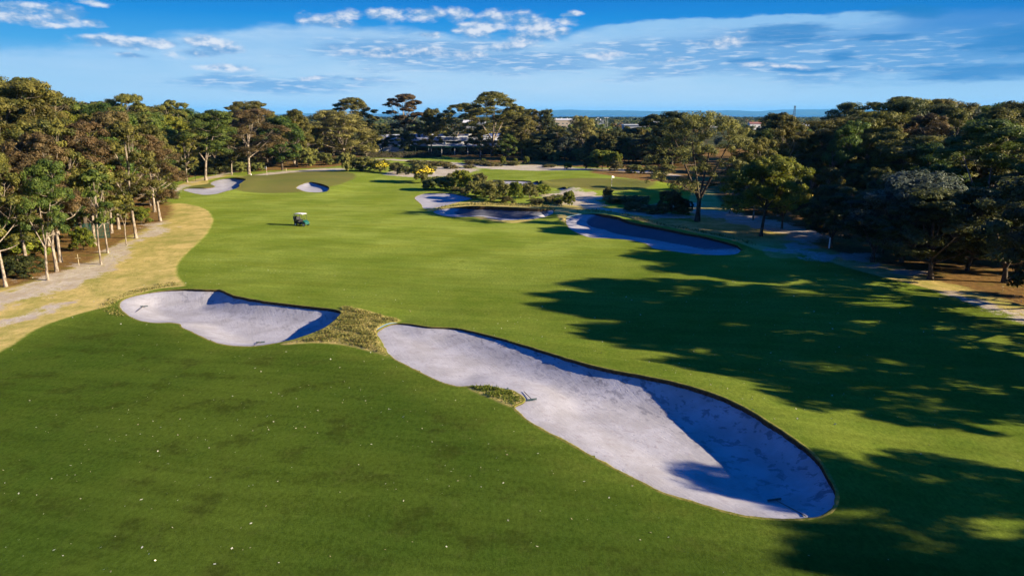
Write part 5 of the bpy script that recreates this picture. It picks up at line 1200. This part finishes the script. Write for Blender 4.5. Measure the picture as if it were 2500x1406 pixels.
for k in range(240):
    y = 335 * (1300 / 335) ** (rgf.random() ** 0.85); x = y * rgf.uniform(-0.36, 0.52)
    if any(abs(x - o.location.x) < 14 + 0.008 * y and -34 < y - o.location.y < 8 for o in bl): continue
    e = empty('suburban_tree', (x, y, ground_zf(x, y)), rgf.uniform(0, 6.28)); s_ = rgf.uniform(0.55, 1.05); e.scale = (s_ * rgf.uniform(0.9, 1.4),) * 2 + (s_,)
    tag(e, 'tree among the houses of the far suburb, below the hills', 'tree', 'trees of the far suburb')
    link('trunk', far_trunk, e); link('crown', rgf.choices(fars, [3, 3, 2, 1, 1])[0], e)
def treeline():
    rng = np.random.default_rng(71); C, N, T_ = [], [], []
    for k in range(1500):
        y = 1200 * (9800 / 1200) ** rng.random(); x = y * rng.uniform(-0.45, 0.62); h = rng.uniform(6, 13); w = rng.uniform(8, 22) * (1 + y / 3000); n = 26; s = 1 + y / 2500
        c = np.array([x, y, float(hb(x, y))]); d = rng.standard_normal((n, 3)); d[:, 2] = np.abs(d[:, 2]); d /= np.linalg.norm(d, axis=1)[:, None]
        C.append(c + d * np.array([w, w, h])); N.append(d); T_.append(np.clip(rng.uniform(0, 0.5) + rng.uniform(0, 0.5, n), 0, 1))
    V, Fq = leaf_quads(rng, np.concatenate(C), np.concatenate(N), 9.0, 5.0)
    tag(link('distant_treeline', mesh_np('distant_treeline', V, Fq, M['dark'], False, fattr={'tint': np.concatenate(T_)})), 'far suburban treetops merging into one dark band below the hills', 'trees', kind='stuff')
treeline()

# ------------------------------------------------------------------ bay and hills
m_, g = new_mat('bay_water'); geo = g.node('ShaderNodeNewGeometry'); finish(g, (0.012, 0.045, 0.09), 0.35, 0.4, g.noise(geo.outputs['Position'], 0.02, 3), 0.3, 1.0)
me = mesh_np('bay_water', [(-26000, 10200, -33.5), (30000, 10200, -33.5), (30000, 32000, -33.5), (-26000, 32000, -33.5)], np.array([[0, 1, 2, 3]]), m_)
tag(link('bay_water', me), 'thin dark blue band of the bay at the foot of the hills', 'water', kind='structure')
def hills():
    hx = np.linspace(-16000, 22000, 190); dist = np.array([0, 500, 1200, 2200, 3300, 4500, 6500]); prof = np.array([0, 0.15, 0.42, 0.80, 1.0, 0.75, 0.1]); y0 = 23500
    ridge_px = [(-500, 282), (560, 281), (700, 279), (760, 277), (900, 278), (1200, 276), (1330, 270), (1400, 269), (1500, 270.5), (1600, 271.5), (1720, 270), (1820, 272), (1900, 268.5), (1990, 266.5), (2060, 267), (2200, 270), (2500, 272), (3200, 276)]
    V = []
    for x in hx:
        px = 1250 + F * cos(PITCH) * x / (y0 + 3300) * 1.03; yr = np.interp(px, [p[0] for p in ridge_px], [p[1] for p in ridge_px])
        top = CAM_Z + (278.0 - yr) / (F / cos(PITCH) ** 2) * (y0 + 3300) * 1.0 + 6 * sin(x * 0.004) + 4 * sin(x * 0.011 + 1)
        for d, p in zip(dist, prof): V.append((x, y0 + d + 300 * sin(x * 0.0013), -40 + (top + 40) * p * (1 + 0.06 * sin(x * 0.003 + d))))
    n = len(hx); k = len(dist); ii = np.arange(n * k).reshape(n, k)
    m2, g = new_mat('far_hills'); geo = g.node('ShaderNodeNewGeometry'); P = geo.outputs['Position']
    nn = g.noise(P, 0.0022, 5, 0.65); nf = g.noise(P, 0.012, 3, 0.6); col = g.mix(g.ss(nn, 0.4, 0.62), (0.02, 0.035, 0.02), (0.06, 0.065, 0.04)); col = g.mix(g.m('MULTIPLY', g.ss(nf, 0.6, 0.72), 0.7), col, (0.26, 0.25, 0.23)); finish(g, col, 0.9, 0.1)
    me = mesh_np('hills', V, np.stack([ii[:-1, :-1], ii[1:, :-1], ii[1:, 1:], ii[:-1, 1:]], -1).reshape(-1, 4), m2, True)
    tag(link('hills', me), 'low blue hills across the bay on the horizon', 'hills', kind='structure')
hills()

# ------------------------------------------------------------------ air: far things fade to blue
m_, g = new_mat('thin_haze'); pv = g.node('ShaderNodeVolumePrincipled'); pv.inputs['Color'].default_value = (0.12, 0.50, 1.0, 1); pv.inputs['Density'].default_value = 3.2e-5; pv.inputs['Anisotropy'].default_value = 0.0
o_ = g.node('ShaderNodeOutputMaterial'); g.link(pv.outputs[0], o_.inputs['Volume'])
hz = MB().box((2000, 16800, 105), (62000, 34400, 300)).build('haze', m_); tag(hz, 'thin blue haze lying over the far suburb, bay and hills', 'haze', kind='stuff')
